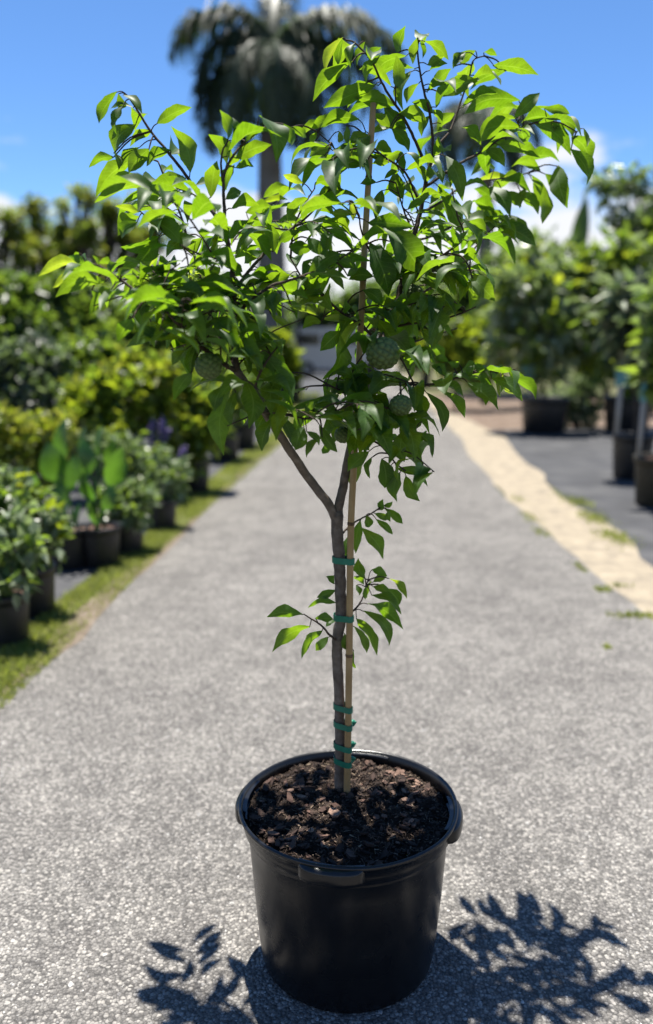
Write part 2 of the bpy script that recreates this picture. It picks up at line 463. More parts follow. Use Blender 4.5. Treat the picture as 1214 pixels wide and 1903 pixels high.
M['fibre'] = mat_chip('bark fines', [(0.0, (0.016, 0.010, 0.008)), (0.6, (0.05, 0.033, 0.025)), (0.9, (0.13, 0.085, 0.06)), (1.0, (0.34, 0.26, 0.18))])
def mat_fruit():
    m, t, o = newmat('sugar apple skin')
    a = N(t, 'ShaderNodeAttribute', attribute_name='scale_d')
    r = ramp(t, [(0.0, (0.10, 0.145, 0.042)), (0.6, (0.085, 0.125, 0.036)), (0.97, (0.048, 0.072, 0.022))])
    t.links.new(a.outputs['Fac'], r.inputs[0])
    n = noise(t, 120, 4, 0.6, worldpos(t))
    v = ramp(t, [(0.3, (0.8, 0.8, 0.8)), (0.7, (1.2, 1.2, 1.2))]); t.links.new(n.outputs['Fac'], v.inputs[0])
    pbr(t, o, mixrgb(t, r.outputs[0], v.outputs[0], 1.0, 'MULTIPLY'), 0.6, bump(t, n.outputs['Fac'], 0.15, 0.002), 0.3)
    return m
M['fruit'] = mat_fruit()

# ------------------------------------------------------------------ ground sheets
def sheet(name, pts, z, mat, sub=0):
    v = [(p[0], p[1], z) for p in pts]
    o = mesh_obj(name, v, [tuple(range(len(v)))], mat, None, False)
    tag(o, kind='structure')
    return o
def strip(name, left, right, z, mat, wob=0.0):
    """quad strip between two polylines sampled to the same count, with slightly ragged edges"""
    def resample(P, n):
        P = [Vector((p[0], p[1], 0)) for p in P]
        L = [0]
        for a, b in zip(P, P[1:]): L.append(L[-1] + (b - a).length)
        o = []
        for i in range(n):
            # denser near the camera
            s = L[-1] * (i / (n - 1)) ** 1.6
            k = 0
            while k < len(P) - 2 and L[k + 1] < s: k += 1
            u = (s - L[k]) / max(1e-6, L[k + 1] - L[k])
            o.append(P[k].lerp(P[k + 1], u))
        return o
    n = 240
    A, B = resample(left, n), resample(right, n)
    v, f = [], []
    for i in range(n):
        ja = wob * (math.sin(i * .9) * .5 + math.sin(i * .33 + 1) * .9 + random.uniform(-.5, .5))
        jb = wob * (math.sin(i * .8 + 2) * .5 + math.sin(i * .29 + 4) * .9 + random.uniform(-.5, .5))
        v += [(A[i].x + ja, A[i].y, z), (B[i].x + jb, B[i].y, z)]
        if i: f.append((2 * i - 2, 2 * i - 1, 2 * i + 1, 2 * i))
    o = mesh_obj(name, v, f, mat, None, False)
    return tag(o, kind='structure')
def G(l): return [gnd(*p) for p in l]
def near(P, back=2.2):
    """extend a polyline's near end straight back past the camera"""
    d = (P[0] - P[1]).normalized()
    return [P[0] + d * ((P[0].y + back) / max(.2, -d.y))] + P

sheet('ground', [(-1500, -1500), (1500, -1500), (1500, 1500), (-1500, 1500)], 0.0, M['ground'])
Lroad = near(G([(0, 1305), (100, 1212), (200, 1116), (300, 1018), (400, 928), (500, 842), (560, 790), (600, 757), (640, 722), (670, 690), (690, 668), (700, 655)]))
Rroad = near(G([(1214, 1168), (1112, 1082), (1012, 995), (935, 915), (885, 858), (848, 812), (822, 782), (795, 748), (762, 715), (738, 690), (724, 668), (716, 655)]))
Lgrass = near(G([(0, 1215), (98, 1128), (195, 1055), (300, 972), (380, 898), (450, 846), (505, 806), (560, 765), (610, 730), (650, 700), (680, 675), (697, 655)]))
Rsand = near(G([(1214, 1062), (1140, 998), (1060, 925), (1000, 872), (950, 832), (915, 806), (880, 786), (830, 762), (785, 730), (752, 695), (730, 668), (718, 655)]))
strip('path', Lroad, Rroad, 0.012, M['asphalt'], 0.040)
strip('verge', Lgrass, [p + Vector((.06, 0, 0)) for p in Lroad], 0.006, M['grassbed'], 0.01)
M['edge_dirt'] = simple('leaf litter dirt', [(0.3, (0.16, 0.12, 0.085)), (0.55, (0.26, 0.21, 0.16)), (0.75, (0.34, 0.29, 0.23))], 14, 0.95, 0.8, 0.01, 0.15, 50)
strip('dirt_edge', [p - Vector((.03, 0, 0)) for p in Lroad], [p + Vector((.025, 0, 0)) for p in Lroad], 0.0145, M['edge_dirt'], 0.055)
strip('limerock_verge', [p - Vector((.10, 0, 0)) for p in Rroad], Rsand, 0.008, M['sand'], 0.085)
Lfar = [Vector((p.x - 9 - .2 * p.y, p.y, 0)) for p in Lgrass]
strip('weed_mat', Lfar, [p + Vector((.04, 0, 0)) for p in Lgrass], 0.003, M['mat'], 0.01)
Rs2 = near(G([(1214, 1062), (1140, 998), (1060, 925), (1000, 872), (950, 832), (905, 800), (900, 793)]))
Rs3 = near(G([(2300, 1062), (2100, 998), (1900, 925), (1800, 872), (1600, 832), (1500, 800), (1480, 793)]))
strip('weed_mat', [p - Vector((.06, 0, 0)) for p in Rs2], Rs3, 0.004, M['mat'], 0.01)
sheet('mulch_bed', [p + Vector((.02, 0, 0)) for p in G([(870, 786), (905, 800), (1330, 793), (1330, 735), (785, 735), (800, 745)])], 0.005, M['mulch_bg'])

# ------------------------------------------------------------------ grass
def blades(name, P, H, wd, mat, label, cat=None, parent=None):
    n = len(P)
    P = np.asarray(P)
    a = rng.uniform(0, 2 * np.pi, n)
    lean = rng.normal(0, 0.55, (n, 2))
    h = H * rng.uniform(0.5, 1.3, n)
    s = np.stack([np.cos(a), np.sin(a), np.zeros(n)], 1) * (wd * rng.uniform(.6, 1.4, n))[:, None]
    tip = P + np.stack([lean[:, 0] * h, lean[:, 1] * h, h], 1)
    mid = P * .5 + tip * .5 + np.stack([-lean[:, 0] * h * .15, -lean[:, 1] * h * .15, h * .10], 1)
    v = np.stack([P - s, P + s, mid + s * .8, mid - s * .8, tip], 1).reshape(-1, 3)
    b = np.arange(n)[:, None] * 5
    f = np.concatenate([b + np.array([[0, 1, 2]]), b + np.array([[0, 2, 3]]), b + np.array([[3, 2, 4]])], 0)
    o = mesh_obj(name, v, f, mat, parent, False)
    return tag(o, label, cat, None, 'stuff')
def between(A, B, n, ymin, ymax, power=1.0, z=0.006):
    ya = np.array([p.y for p in A]); xa = np.array([p.x for p in A])
    yb = np.array([p.y for p in B]); xb = np.array([p.x for p in B])
    y = ymin + (ymax - ymin) * rng.random(n) ** power
    l = np.interp(y, ya, xa); r = np.interp(y, yb, xb)
    u = rng.random(n)
    return np.stack([l + (r - l) * u, y, np.full(n, z)], 1)
gp = between(Lgrass, [p + Vector((.05, 0, 0)) for p in Lroad], 42000, 2.4, 22, 1.7)
# bare, uneven patches
keep = (np.sin(gp[:, 0] * 9 + gp[:, 1] * 2.3) + np.sin(gp[:, 1] * 5.1 + 1.3) + rng.normal(0, .9, len(gp))) > -1.25
blades('grass', gp[keep], 0.030, 0.0028, M['grass'], 'strip of short green grass between the asphalt path and the potted shrubs', 'grass')
tp = []
for (px, py, n, sx, sy) in [(1072, 935, 420, .06, .15), (1105, 965, 420, .06, .15), (1145, 1000, 480, .06, .16), (985, 965, 120, .04, .13), (1005, 992, 110, .03, .10),
                            (1078, 1058, 70, .012, .06), (1120, 1100, 90, .03, .03), (1180, 1148, 200, .06, .025), (1150, 1092, 50, .03, .015), (1128, 1208, 40, .008, .010), (960, 930, 60, .04, .10)]:
    c = gnd(px, py)
    q = rng.normal(0, 1, (n, 2)) * [sx, sy]
    tp.append(np.stack([c.x + q[:, 0], c.y + q[:, 1], np.full(n, .010)], 1))
blades('grass', np.concatenate(tp), 0.022, 0.004, M['grass'], 'tufts of green grass growing on the pale limerock verge', 'grass')
gp = np.stack([rng.uniform(-2.6, -.2, 5000), rng.uniform(17, 26, 5000), np.full(5000, .002)], 1)
blades('grass', gp, 0.05, 0.012, M['grass'], 'patch of lawn far down the path beside the white van', 'grass')

n = 11000
gx = rng.uniform(-1.5, 1.5, n); gy = 0.95 + 2.4 * rng.random(n) ** 1.3
sz = .0016 + rng.gamma(2.2, .00065, n)
ang = rng.uniform(0, 6.28, n)
ring = []
for k in range(5):
    a = ang + 2 * np.pi * k / 5 + rng.uniform(-.3, .3, n)
    r_ = sz * rng.uniform(.7, 1.3, n)
    ring.append(np.stack([gx + r_ * np.cos(a), gy + r_ * np.sin(a), np.full(n, .0118)], 1))
top = np.stack([gx + rng.normal(0, .3, n) * sz, gy + rng.normal(0, .3, n) * sz, .012 + sz * rng.uniform(.4, .9, n)], 1)
v = np.stack(ring + [top], 1).reshape(-1, 3)
b = np.arange(n)[:, None] * 6
f = np.concatenate([b + np.array([[k, (k + 1) % 5, 5]]) for k in range(5)], 0)
M['stone'] = mat_chip('pale aggregate', [(0.0, (0.13, 0.127, 0.122)), (0.5, (0.30, 0.29, 0.28)), (0.85, (0.48, 0.47, 0.445)), (1.0, (0.70, 0.68, 0.65))])
tag(mesh_obj('gravel', v, f, M['stone'], None, False), 'pale stone chips standing proud of the near asphalt path', 'gravel', None, 'stuff')

# ------------------------------------------------------------------ foliage generator
LEAFK = 1.45
def foliage(name, blobs, n, Ln, Wd, mat, parent, shell=1.7, droop=0.2, out_=0.8, kind=None, seed=0, norm_up=0.9):
    """blobs: (centre xyz, radii xyz). n folded leaf faces in the blobs' volume, one mesh."""
    g = np.random.default_rng(seed + 100)
    cs = np.array([b[0] for b in blobs], float); rs = np.array([b[1] for b in blobs], float)
    wgt = rs.prod(1) ** .67; wgt /= wgt.sum()
    k = g.choice(len(blobs), n, p=wgt)
    d = g.normal(0, 1, (n, 3)); d /= np.linalg.norm(d, axis=1)[:, None]
    r = g.random(n) ** (1 / shell)
    # lumpy outline
    lump = 1 + .26 * np.sin(d[:, 0] * 5 + k) + .24 * np.sin(d[:, 2] * 6 + 2 * k) + .2 * np.sin(d[:, 1] * 7 - k) + g.normal(0, .10, n)
    Ln, Wd = Ln * LEAFK, Wd * LEAFK
    P = cs[k] + d * rs[k] * (r * lump)[:, None]
    P[:, 2] = np.maximum(P[:, 2], 0.03)
    ax = d * out_ + g.normal(0, .6, (n, 3)); ax[:, 2] -= droop
    ax /= np.linalg.norm(ax, axis=1)[:, None]
    up = g.normal(0, .55, (n, 3)); up[:, 2] += norm_up
    side = np.cross(up, ax); side /= np.linalg.norm(side, axis=1)[:, None] + 1e-9
    nr = np.cross(ax, side)
    L = Ln * g.uniform(.6, 1.3, n); W = Wd * g.uniform(.6, 1.3, n) * .5
    tip = P + ax * L[:, None] - nr * (L * .12)[:, None]
    m = P + ax * (L * .45)[:, None] + nr * (W * .1)[:, None]
    lf = m + side * W[:, None] + nr * (W * .3)[:, None]
    rt = m - side * W[:, None] + nr * (W * .3)[:, None]
    v = np.stack([P, rt, tip, lf], 1).reshape(-1, 3)
    b = np.arange(n)[:, None] * 4
    f = np.concatenate([b + np.array([[0, 1, 2]]), b + np.array([[0, 2, 3]])], 0)
    mats = mat if isinstance(mat, (list, tuple)) else [mat]
    o = mesh_obj(name, v, f, mats[0], parent, False)
    for m_ in mats[1:]: o.data.materials.append(m_)
    if len(mats) > 1:
        mi = g.choice(len(mats), n, p=[.6] + [.4 / (len(mats) - 1)] * (len(mats) - 1))
        o.data.polygons.foreach_set('material_index', np.concatenate([mi, mi]).astype(np.int32))
    if kind: o['kind'] = kind
    return o
def rblobs(c, r, n, spread, seed):
    g = random.Random(seed)
    o = []
    for i in range(n):
        q = Vector((g.uniform(-1, 1), g.uniform(-1, 1), g.uniform(-1, 1)))
        s = g.uniform(.55, 1.0)
        o.append(((c[0] + q.x * spread[0], c[1] + q.y * spread[1], c[2] + q.z * spread[2]), (r * s, r * s, r * s * .85)))
    return o
def stems(parent, base, tops, r0, r1, mat, name='stem', bendy=.06, seed=0):
    g = random.Random(seed)
    mb = MB()
    for tpt in tops:
        b = Vector(base); tpt = Vector(tpt)
        j = [Vector((g.uniform(-1, 1), g.uniform(-1, 1), 0)) * bendy * (tpt - b).length for _ in range(2)]
        pts = catmull([b, b.lerp(tpt, .35) + j[0], b.lerp(tpt, .7) + j[1], tpt], 3)
        mb.tube(pts, [r0 + (r1 - r0) * i / (len(pts) - 1) for i in range(len(pts))], 6)
    return mb.build(name, mat, parent)
def bg_pot(c, r, h, label, mat=None, group=None):
    c = Vector((c[0], c[1], .004))
    t = thing('plant_pot', label, 'plant pot', c, group)
    mb = MB().lathe(c, [(r * .02, 0), (r * .80, 0), (r * .83, .012), (r * .93, h * .80), (r * .94, h * .86), (r * 1.0, h * .87), (r * 1.01, h * .985),
                        (r * .99, h), (r * .95, h * .985), (r * .92, h * .85)], 28)
    mb.build('body', mat or M['potbg'], t)
    g = random.Random(int(c.x * 977 + c.y * 31))
    v = [(c.x, c.y, c.z + h * .93)]; f = []
    S = 20
    for ring, rr in ((1, .5), (2, .945)):
        for k in range(S):
            a = 2 * math.pi * k / S
            v.append((c.x + r * rr * math.cos(a), c.y + r * rr * math.sin(a), c.z + h * (.92 + g.uniform(-.03, .03) if ring == 1 else .89)))
    for k in range(S):
        k2 = (k + 1) % S
        f.append((0, 1 + k, 1 + k2)); f.append((1 + k, 1 + S + k, 1 + S + k2, 1 + k2))
    mesh_obj('soil', v, f, M['soilbg'], t)
    return t, Vector((c.x, c.y, c.z + h * .90))

def potted_shrub(px, py, r, h, plabel, slabel, blobs_px, n, Ln, Wd, mat, seed, cat='shrub', potmat=None, stem_r=.012, name='shrub', droop=.15, depth=.7):
    """pot whose base centre stands at pixel (px,py); foliage blobs given as (px, py, rpx, dY) at the pot's distance"""
    c = gnd(px, py)
    t, top = bg_pot(c, r, h, plabel, potmat)
    s = thing(name, slabel, cat, top - Vector((0, 0, .02)))
    B = []
    for (bx, by, rp, dy) in blobs_px:
        g = random.Random(int(bx * 7 + by * 13))
        for (ox, oy, k) in [(0, 0, .85)] + [(math.cos(a_) * .8, math.sin(a_) * .8, g.uniform(.3, .5)) for a_ in (g.uniform(0, 6.3), g.uniform(3.3, 6.1))]:
            q = at(bx + ox * rp, by + oy * rp, c.y + dy)
            rr = rp * k / FPX * (c.y + dy)
            B.append((tuple(q), (rr, rr * depth, rr)))
    stems(s, top - Vector((0, 0, .02)), [Vector(b[0]) for b in B[::2]], stem_r, stem_r * .35, M['trunk_bg'], seed=seed)
    foliage('foliage', B, n, Ln, Wd, mat, s, seed=seed, droop=droop)
    return t, s

# ------------------------------------------------------------------ left nursery row
potted_shrub(12, 1192, .135, .26, 'black nursery pot at the edge of the grass strip, under the small pale-leaved shrub', 'small pale-leaved shrub in the pot at the very edge of the grass strip',
             [(-10, 1060, 45, 0), (30, 1030, 38, -.05), (-40, 1000, 50, .1), (20, 990, 36, .05), (-30, 1090, 40, -.1), (25, 1085, 26, -.12)], 650, .060, .036, [M['bg_silver'], M['bg_mid']], 1)
potted_shrub(64, 1138, .135, .27, 'black nursery pot beside bare weed mat, next to the grass strip', 'leafy green shrub in the pot beside the bare patch of weed mat',
             [(55, 1010, 42, 0), (80, 975, 30, 0), (30, 960, 45, .1), (85, 1020, 28, -.05), (50, 930, 40, .15), (10, 920, 42, .2), (95, 990, 20, 0)], 900, .062, .036, [M['bg_silver'], M['bg_lime'], M['bg_mid']], 2)
potted_shrub(-60, 1150, .14, .27, 'black nursery pot just behind the pale-leaved shrub by the grass edge', 'bushy shrub growing behind the pale-leaved shrub near the grass',
             [(-60, 1000, 70, 0), (-20, 930, 55, .1), (-80, 900, 60, .2)], 900, .06, .034, M['bg_mid'], 3)

def big_leaf_mesh(nm, L, W, fold, arch, mat):
    v, f = [], []
    nx = 9
    for i in range(nx):
        t = i / (nx - 1)
        wd = W * .5 * max(0.02, math.sin(math.pi * min(1, t ** .8 * 1.0)) ** .75)
        for j in (-1, -.5, 0, .5, 1):
            v.append((L * t, j * wd, fold * abs(j) * wd + arch * L * 4 * t * (1 - t)))
    for i in range(nx - 1):
        for j in range(4):
            a = i * 5 + j
            f.append((a, a + 5, a + 6, a + 1))
    me = bpy.data.meshes.new(nm)
    me.from_pydata(v, [], f)
    me.materials.append(mat)
    for p in me.polygons: p.use_smooth = True
    return me
CANNA = [big_leaf_mesh('canna_leaf', 1, .46, .25, .05, M['canna']), big_leaf_mesh('canna_leaf', 1, .5, .15, .09, M['canna'])]
def orient(o, base, tip, nrm, wid=1.0):
    """place a unit leaf so that local x runs base->tip, local z follows nrm (world); o.parent must be set"""
    a = (Vector(tip) - Vector(base)); L = a.length; x = a.normalized()
    z = (Vector(nrm) - x * Vector(nrm).dot(x)).normalized()
    y = z.cross(x)
    m = Matrix(((x.x, y.x, z.x), (x.y, y.y, z.y), (x.z, y.z, z.z)))
    loc = Vector(base)
    if o.parent is not None:
        pm = wmat(o.parent).inverted()
        loc = pm @ loc
        m = pm.to_3x3() @ m
    o.matrix_basis = Matrix.LocRotScale(loc, m.to_quaternion(), Vector((L, L * wid, L)))
def leaf_child(me, parent, base, tip, nrm, wid=1.0, name='leaf'):
    o = bpy.data.objects.new(name, me)
    C.objects.link(o)
    o.parent = parent
    orient(o, base, tip, nrm, wid)
    return o
# canna clump : (leaf base px, leaf tip px, dY)
def canna(px, py, r, h, plabel, clabel, leaves):
    c = gnd(px, py)
    t, top = bg_pot(c, r, h, plabel)
    s = thing('canna_plant', clabel, 'canna', top - Vector((0, 0, .02)))
    mb = MB()
    for i, (bx, by, tx, ty, dy, wd) in enumerate(leaves):
        b = at(bx, by, c.y + dy); tp_ = at(tx, ty, c.y + dy + random.uniform(-.06, .06))
        leaf_child(CANNA[i % 2], s, b, tp_, (random.uniform(-1.2, 1.2), -1, random.uniform(-.1, .9)), wd * 1.2)
        q = top + Vector((random.uniform(-.05, .05), random.uniform(-.05, .05), -.02))
        mb.tube(catmull([q, q.lerp(b, .6) + Vector((0, 0, .04)), b], 4), .008, 5)
    mb.build('stalk', M['canna'], s)
canna(128, 1052, .15, .27, 'black pot under the tallest broad oval canna leaves', 'dark green canna with tall broad oval leaves beside the yellow-green shrub',
      [(100, 895, 88, 822, 0, 1.35), (118, 860, 122, 778, .1, .8), (128, 915, 118, 850, .15, 1.0), (72, 900, 45, 870, 0, .8), (130, 905, 138, 845, -.1, .9), (75, 940, 55, 915, -.15, 1.1), (120, 950, 105, 890, -.1, .9), (95, 960, 70, 935, -.1, .9), (110, 985, 128, 930, -.2, .9), (140, 980, 150, 935, -.1, .9)])
canna(188, 1048, .15, .27, 'black pot under the mid canna clump facing the path', 'bright green canna clump of upright oval leaves beside the silver-leaved shrub',
      [(160, 855, 158, 792, .1, 1.0), (158, 885, 155, 815, -.05, 1.0), (185, 850, 190, 792, .15, .9), (160, 905, 168, 868, -.1, 1.1), (205, 905, 228, 830, .1, .8), (175, 930, 150, 880, -.1, .9), (220, 900, 236, 860, 0, .9), (195, 950, 208, 900, -.15, .9), (180, 975, 165, 930, -.2, .9), (205, 870, 212, 815, .2, .8)])
potted_shrub(236, 1026, .14, .26, 'black pot below the low silver-leaved plant, next to the canna pots', 'low silver-leaved plant in front of the canna clump',
             [(215, 930, 34, 0), (250, 925, 30, 0), (195, 960, 25, -.1), (240, 955, 26, -.1), (265, 940, 24, .1)], 650, .055, .032, [M['bg_silver'], M['bg_mid']], 5)
potted_shrub(303, 982, .125, .24, 'small black pot nearest the grass, under the round silver-green shrub', 'round silver-green shrub leaning over the grass strip',
             [(255, 875, 45, .2), (300, 880, 42, .1), (330, 890, 28, 0), (230, 850, 40, .3), (285, 915, 30, 0), (315, 915, 22, 0), (205, 840, 34, .4)], 1300, .055, .03, [M['bg_silver'], M['bg_mid']], 6)
# flowering salvia
c = gnd(270, 960)
t_, top_ = bg_pot(c + Vector((0, .5, 0)), .13, .25, 'black pot hidden under the purple-flowered plant')
s_ = thing('salvia_plant', 'green plant with upright purple flower spikes behind the silver-green shrub', 'flower', top_ - Vector((0, 0, .02)))
foliage('foliage', [(tuple(at(290, 850, c.y + .5)), (.16, .14, .14)), (tuple(at(285, 880, c.y + .5)), (.14, .14, .14))], 500, .06, .03, M['bg_mid'], s_, seed=77)
for i, (bx, by, tx, ty) in enumerate([(278, 845, 284, 785), (292, 845, 304, 782), (296, 850, 312, 800), (330, 870, 342, 835)]):
    b = at(bx, by, c.y + .5); t2 = at(tx, ty, c.y + .5)
    foliage('flower_spike', [(tuple(b.lerp(t2, u)), (.022, .022, .03)) for u in (.1, .3, .5, .7, .85, 1)], 150, .022, .014, M['purple'], s_, seed=80 + i)
stems(s_, top_ - Vector((0, 0, .02)), [at(278, 845, c.y + .5), at(292, 845, c.y + .5), at(330, 870, c.y + .5)], .008, .004, M['petiole'], seed=5)

potted_shrub(362, 915, .17, .34, 'tall black pot at the grass edge under the lime-green bush', 'tall lime-green bush in a black pot by the grass, dense down to the rim',
             [(345, 800, 55, 0), (370, 750, 45, .1), (330, 730, 50, .1), (375, 810, 38, -.1), (350, 850, 36, -.1), (310, 760, 45, .2), (385, 770, 25, 0)], 2800, .085, .05, [M['bg_lime'], M['bg_mid']], 7)
potted_shrub(205, 930, .2, .34, 'black pot behind the cannas under the broad lime bush', 'broad lime-green bush behind the canna clump',
             [(240, 740, 60, 0), (200, 770, 55, 0), (280, 720, 55, .1), (160, 790, 50, 0), (300, 770, 45, .1), (250, 690, 40, .3), (215, 820, 45, -.2), (150, 740, 40, .2)], 3600, .085, .05, [M['bg_lime'], M['bg_mid'], M['bg_yellow']], 8)
potted_shrub(40, 985, .18, .3, 'black pot under the yellow-green low shrub', 'low yellow-green shrub to the side of the tall cannas',
             [(40, 830, 60, 0), (90, 810, 48, .1), (-10, 850, 55, 0), (60, 870, 45, -.1), (110, 790, 35, .3), (0, 800, 40, .2)], 2400, .05, .032, [M['bg_yellow'], M['bg_lime']], 9)
potted_shrub(418, 856, .2, .36, 'black pot farther along the grass strip under the olive green bush', 'olive green bush beyond the tall lime-green bush',
             [(405, 720, 42, 0), (420, 760, 34, 0), (390, 690, 34, .2), (425, 700, 28, .2), (380, 740, 34, .3)], 2400, .09, .055, M['bg_mid'], 10)
potted_shrub(452, 833, .2, .36, 'black pot at the far end of the row beside the grass', 'dark bush at the far end of the potted row',
             [(450, 740, 30, 0), (465, 715, 28, .2), (440, 700, 28, .4)], 1300, .09, .055, M['bg_dark'], 110)
potted_shrub(-20, 905, .24, .4, 'large black pot under the grey-green shrub', 'grey-green shrub with silvery leaves behind the yellow-green shrub',
             [(30, 720, 55, 0), (80, 690, 50, .2), (-20, 700, 60, 0), (60, 660, 45, .4), (100, 740, 40, 0), (10, 760, 45, -.2)], 2300, .085, .045, [M['bg_grey'], M['bg_silver'], M['bg_dark']], 11)
potted_shrub(120, 880, .24, .4, 'large black pot in the second row under the dull green shrub', 'dull green shrub in the second row, before the dark hedge',
             [(150, 690, 45, 0), (190, 680, 40, .2), (120, 720, 40, 0), (220, 700, 35, .3), (165, 735, 40, -.2)], 2600, .085, .05, M['bg_mid'], 12)
# dark shrubs behind
def ground_shrub(name, label, c, blobs, n, Ln, Wd, mat, seed, cat='shrub', stemr=.03, droop=.15):
    s = thing(name, label, cat, (c[0], c[1], 0))
    stems(s, (c[0], c[1], 0), [Vector(b[0]) for b in blobs[:4]], stemr, stemr * .3, M['trunk_bg'], seed=seed)
    foliage('foliage', blobs, n, Ln, Wd, mat, s, seed=seed, droop=droop)
    return s
def pxblobs(L, Y, depth=.8):
    o = []
    for (bx, by, rp, dy) in L:
        g = random.Random(int(bx * 7 + by * 13 + Y))
        for (ox, oy, k) in [(0, 0, .78)] + [(math.cos(a_) * .85, math.sin(a_) * .85, g.uniform(.3, .5)) for a_ in (g.uniform(0, 6.3), g.uniform(0, 6.3), g.uniform(3.3, 6.1))]:
            q = at(bx + ox * rp, by + oy * rp, Y + dy); rr = rp * k / FPX * (Y + dy)
            o.append((tuple(q), (rr, rr * depth, rr)))
    return o
def shrub_px(label, x, Y, L, n, Ln, Wd, mat, seed, name='shrub', cat='shrub', **k):
    c = at(x, 700, Y)
    return ground_shrub(name, label, (c.x, Y), pxblobs(L, Y), n, Ln, Wd, mat, seed, cat, **k)
shrub_px('big dark green bush behind the grey-green shrub', 30, 13, [(20, 600, 70, 0), (70, 570, 55, .3), (-30, 580, 60, .2), (60, 640, 60, -.3), (0, 660, 60, -.3)], 3800, .13, .075, [M['bg_dark'], M['bg_mid']], 20)
shrub_px('dark green bush behind the broad lime-green bush', 180, 14, [(160, 600, 60, 0), (210, 590, 55, .3), (120, 570, 45, .2), (190, 640, 60, -.3), (240, 620, 45, 0), (140, 660, 50, -.3)], 3800, .13, .075, [M['bg_dark'], M['bg_mid']], 21)
shrub_px('mid green bush rising behind the olive green bush', 320, 16, [(300, 610, 55, 0), (350, 600, 50, .3), (330, 650, 55, -.3), (390, 630, 45, .2), (270, 560, 35, .5)], 4200, .15, .085, M['bg_mid'], 22)
shrub_px('dark bush standing where the far grass verge ends', 450, 20, [(430, 640, 40, 0), (470, 650, 38, .2), (450, 690, 40, 0), (490, 680, 25, .3)], 2600, .16, .09, M['bg_dark'], 23)

# olive needle trees in the distance
def wood_tree(name, label, px, Y, top_y, blobs, n, Ln, Wd, mat, seed, tr=.14, cat='tree', group=None, droop=.1):
    c = at(px, 700, Y)
    s = thing(name, label, cat, (c.x, Y, 0), group)
    tp_ = at(px, top_y, Y)
    B = pxblobs(blobs, Y, .9)
    mb = MB()
    pts = catmull([(c.x, Y, -.05), (c.x + .1, Y, tp_.z * .35), (c.x - .08, Y, tp_.z * .7), tuple(tp_)], 4)
    mb.tube(pts, [tr * (1 - .75 * i / (len(pts) - 1)) for i in range(len(pts))], 8)
    mb.build('trunk', M['trunk_bg'], s)
    mb = MB()
    for b in B[::3]:
        z = max(.8, b[0][2] * .6)
        mb.tube(catmull([(c.x, Y, z), Vector((c.x, Y, z)).lerp(Vector(b[0]), .5) + Vector((0, 0, .15)), b[0]], 3), [tr * .35] * 4 + [] if False else tr * .28, 5)
    mb.build('limb', M['trunk_bg'], s)
    foliage('crown', B, n, Ln, Wd, mat, s, seed=seed, droop=droop, shell=2.0)
    return s
PN = [(15, 24, 400, [(15, 400, 28, 0), (0, 440, 40, 0), (40, 450, 34, .3), (10, 480, 40, -.3), (-30, 460, 40, 0)], 'olive-leaved tree at the outer end of the distant row, its top ragged'),
      (75, 25, 385, [(70, 395, 30, 0), (55, 435, 36, 0), (95, 440, 34, .3), (75, 480, 42, -.3), (110, 480, 30, 0)], 'olive-leaved tree with a dark forked top in the distant row'),
      (150, 24, 360, [(150, 375, 32, 0), (130, 410, 36, .3), (170, 420, 36, -.3), (150, 470, 44, 0), (115, 450, 28, .2)], 'tallest olive-leaved tree of the distant row, rounded top'),
      (205, 25, 375, [(200, 385, 32, 0), (225, 410, 38, .3), (200, 450, 42, 0), (235, 470, 36, .2), (185, 490, 30, 0)], 'olive-leaved tree in the distant row next to the tallest one'),
      (275, 26, 385, [(270, 400, 34, 0), (295, 430, 40, .3), (265, 460, 42, 0), (310, 480, 40, .2)], 'olive-leaved tree at the inner end of the distant row, behind the sugar apple')]
for i, (x, Y, ty, bl, lab) in enumerate(PN):
    wood_tree('olive_tree', lab, x, Y, ty, [(a_ + random.uniform(-.9, .9) * c_, b_ + random.uniform(-.6, 1.0) * c_, c_ * random.uniform(.25, .5), d_) for (a_, b_, c_, d_) in bl * 4], 1500, .17, .06, [M['bg_pine'], M['bg_mid']], 30 + i, .13, group='olive-leaved trees in the distance', droop=.0)
for i, (x, Y, ty, bl, lab) in enumerate([
        (370, 34, 520, [(350, 545, 34, 0), (385, 540, 32, .5), (370, 585, 40, 0), (330, 580, 34, 0), (410, 590, 34, 0)], 'dark distant tree between the olive-leaved trees and the tall palm'),
        (470, 36, 530, [(455, 560, 34, 0), (490, 555, 30, .5), (470, 595, 38, 0), (435, 600, 30, 0), (515, 600, 30, 0)], 'dark distant tree between the palm trunk and the white van'),
        (575, 44, 540, [(560, 570, 32, 0), (600, 565, 30, .5), (580, 595, 36, 0), (630, 590, 32, 0), (540, 598, 26, 0)], 'dark distant tree rising straight behind the white van roof'),
        (690, 44, 530, [(680, 565, 34, 0), (715, 560, 32, .5), (700, 600, 38, 0), (740, 595, 34, 0), (660, 605, 28, 0)], 'dark distant tree beyond the end of the path'),
        (790, 30, 520, [(780, 560, 40, 0), (820, 555, 36, .5), (800, 610, 44, 0), (840, 600, 38, 0), (770, 630, 38, 0)], 'dark distant tree to the side of the path, before the mulch bed')]):
    wood_tree('distant_tree', lab, x, Y, ty, bl, 2600, .32, .16, M['bg_dark'], 50 + i, .18, group='dark trees far beyond the path')

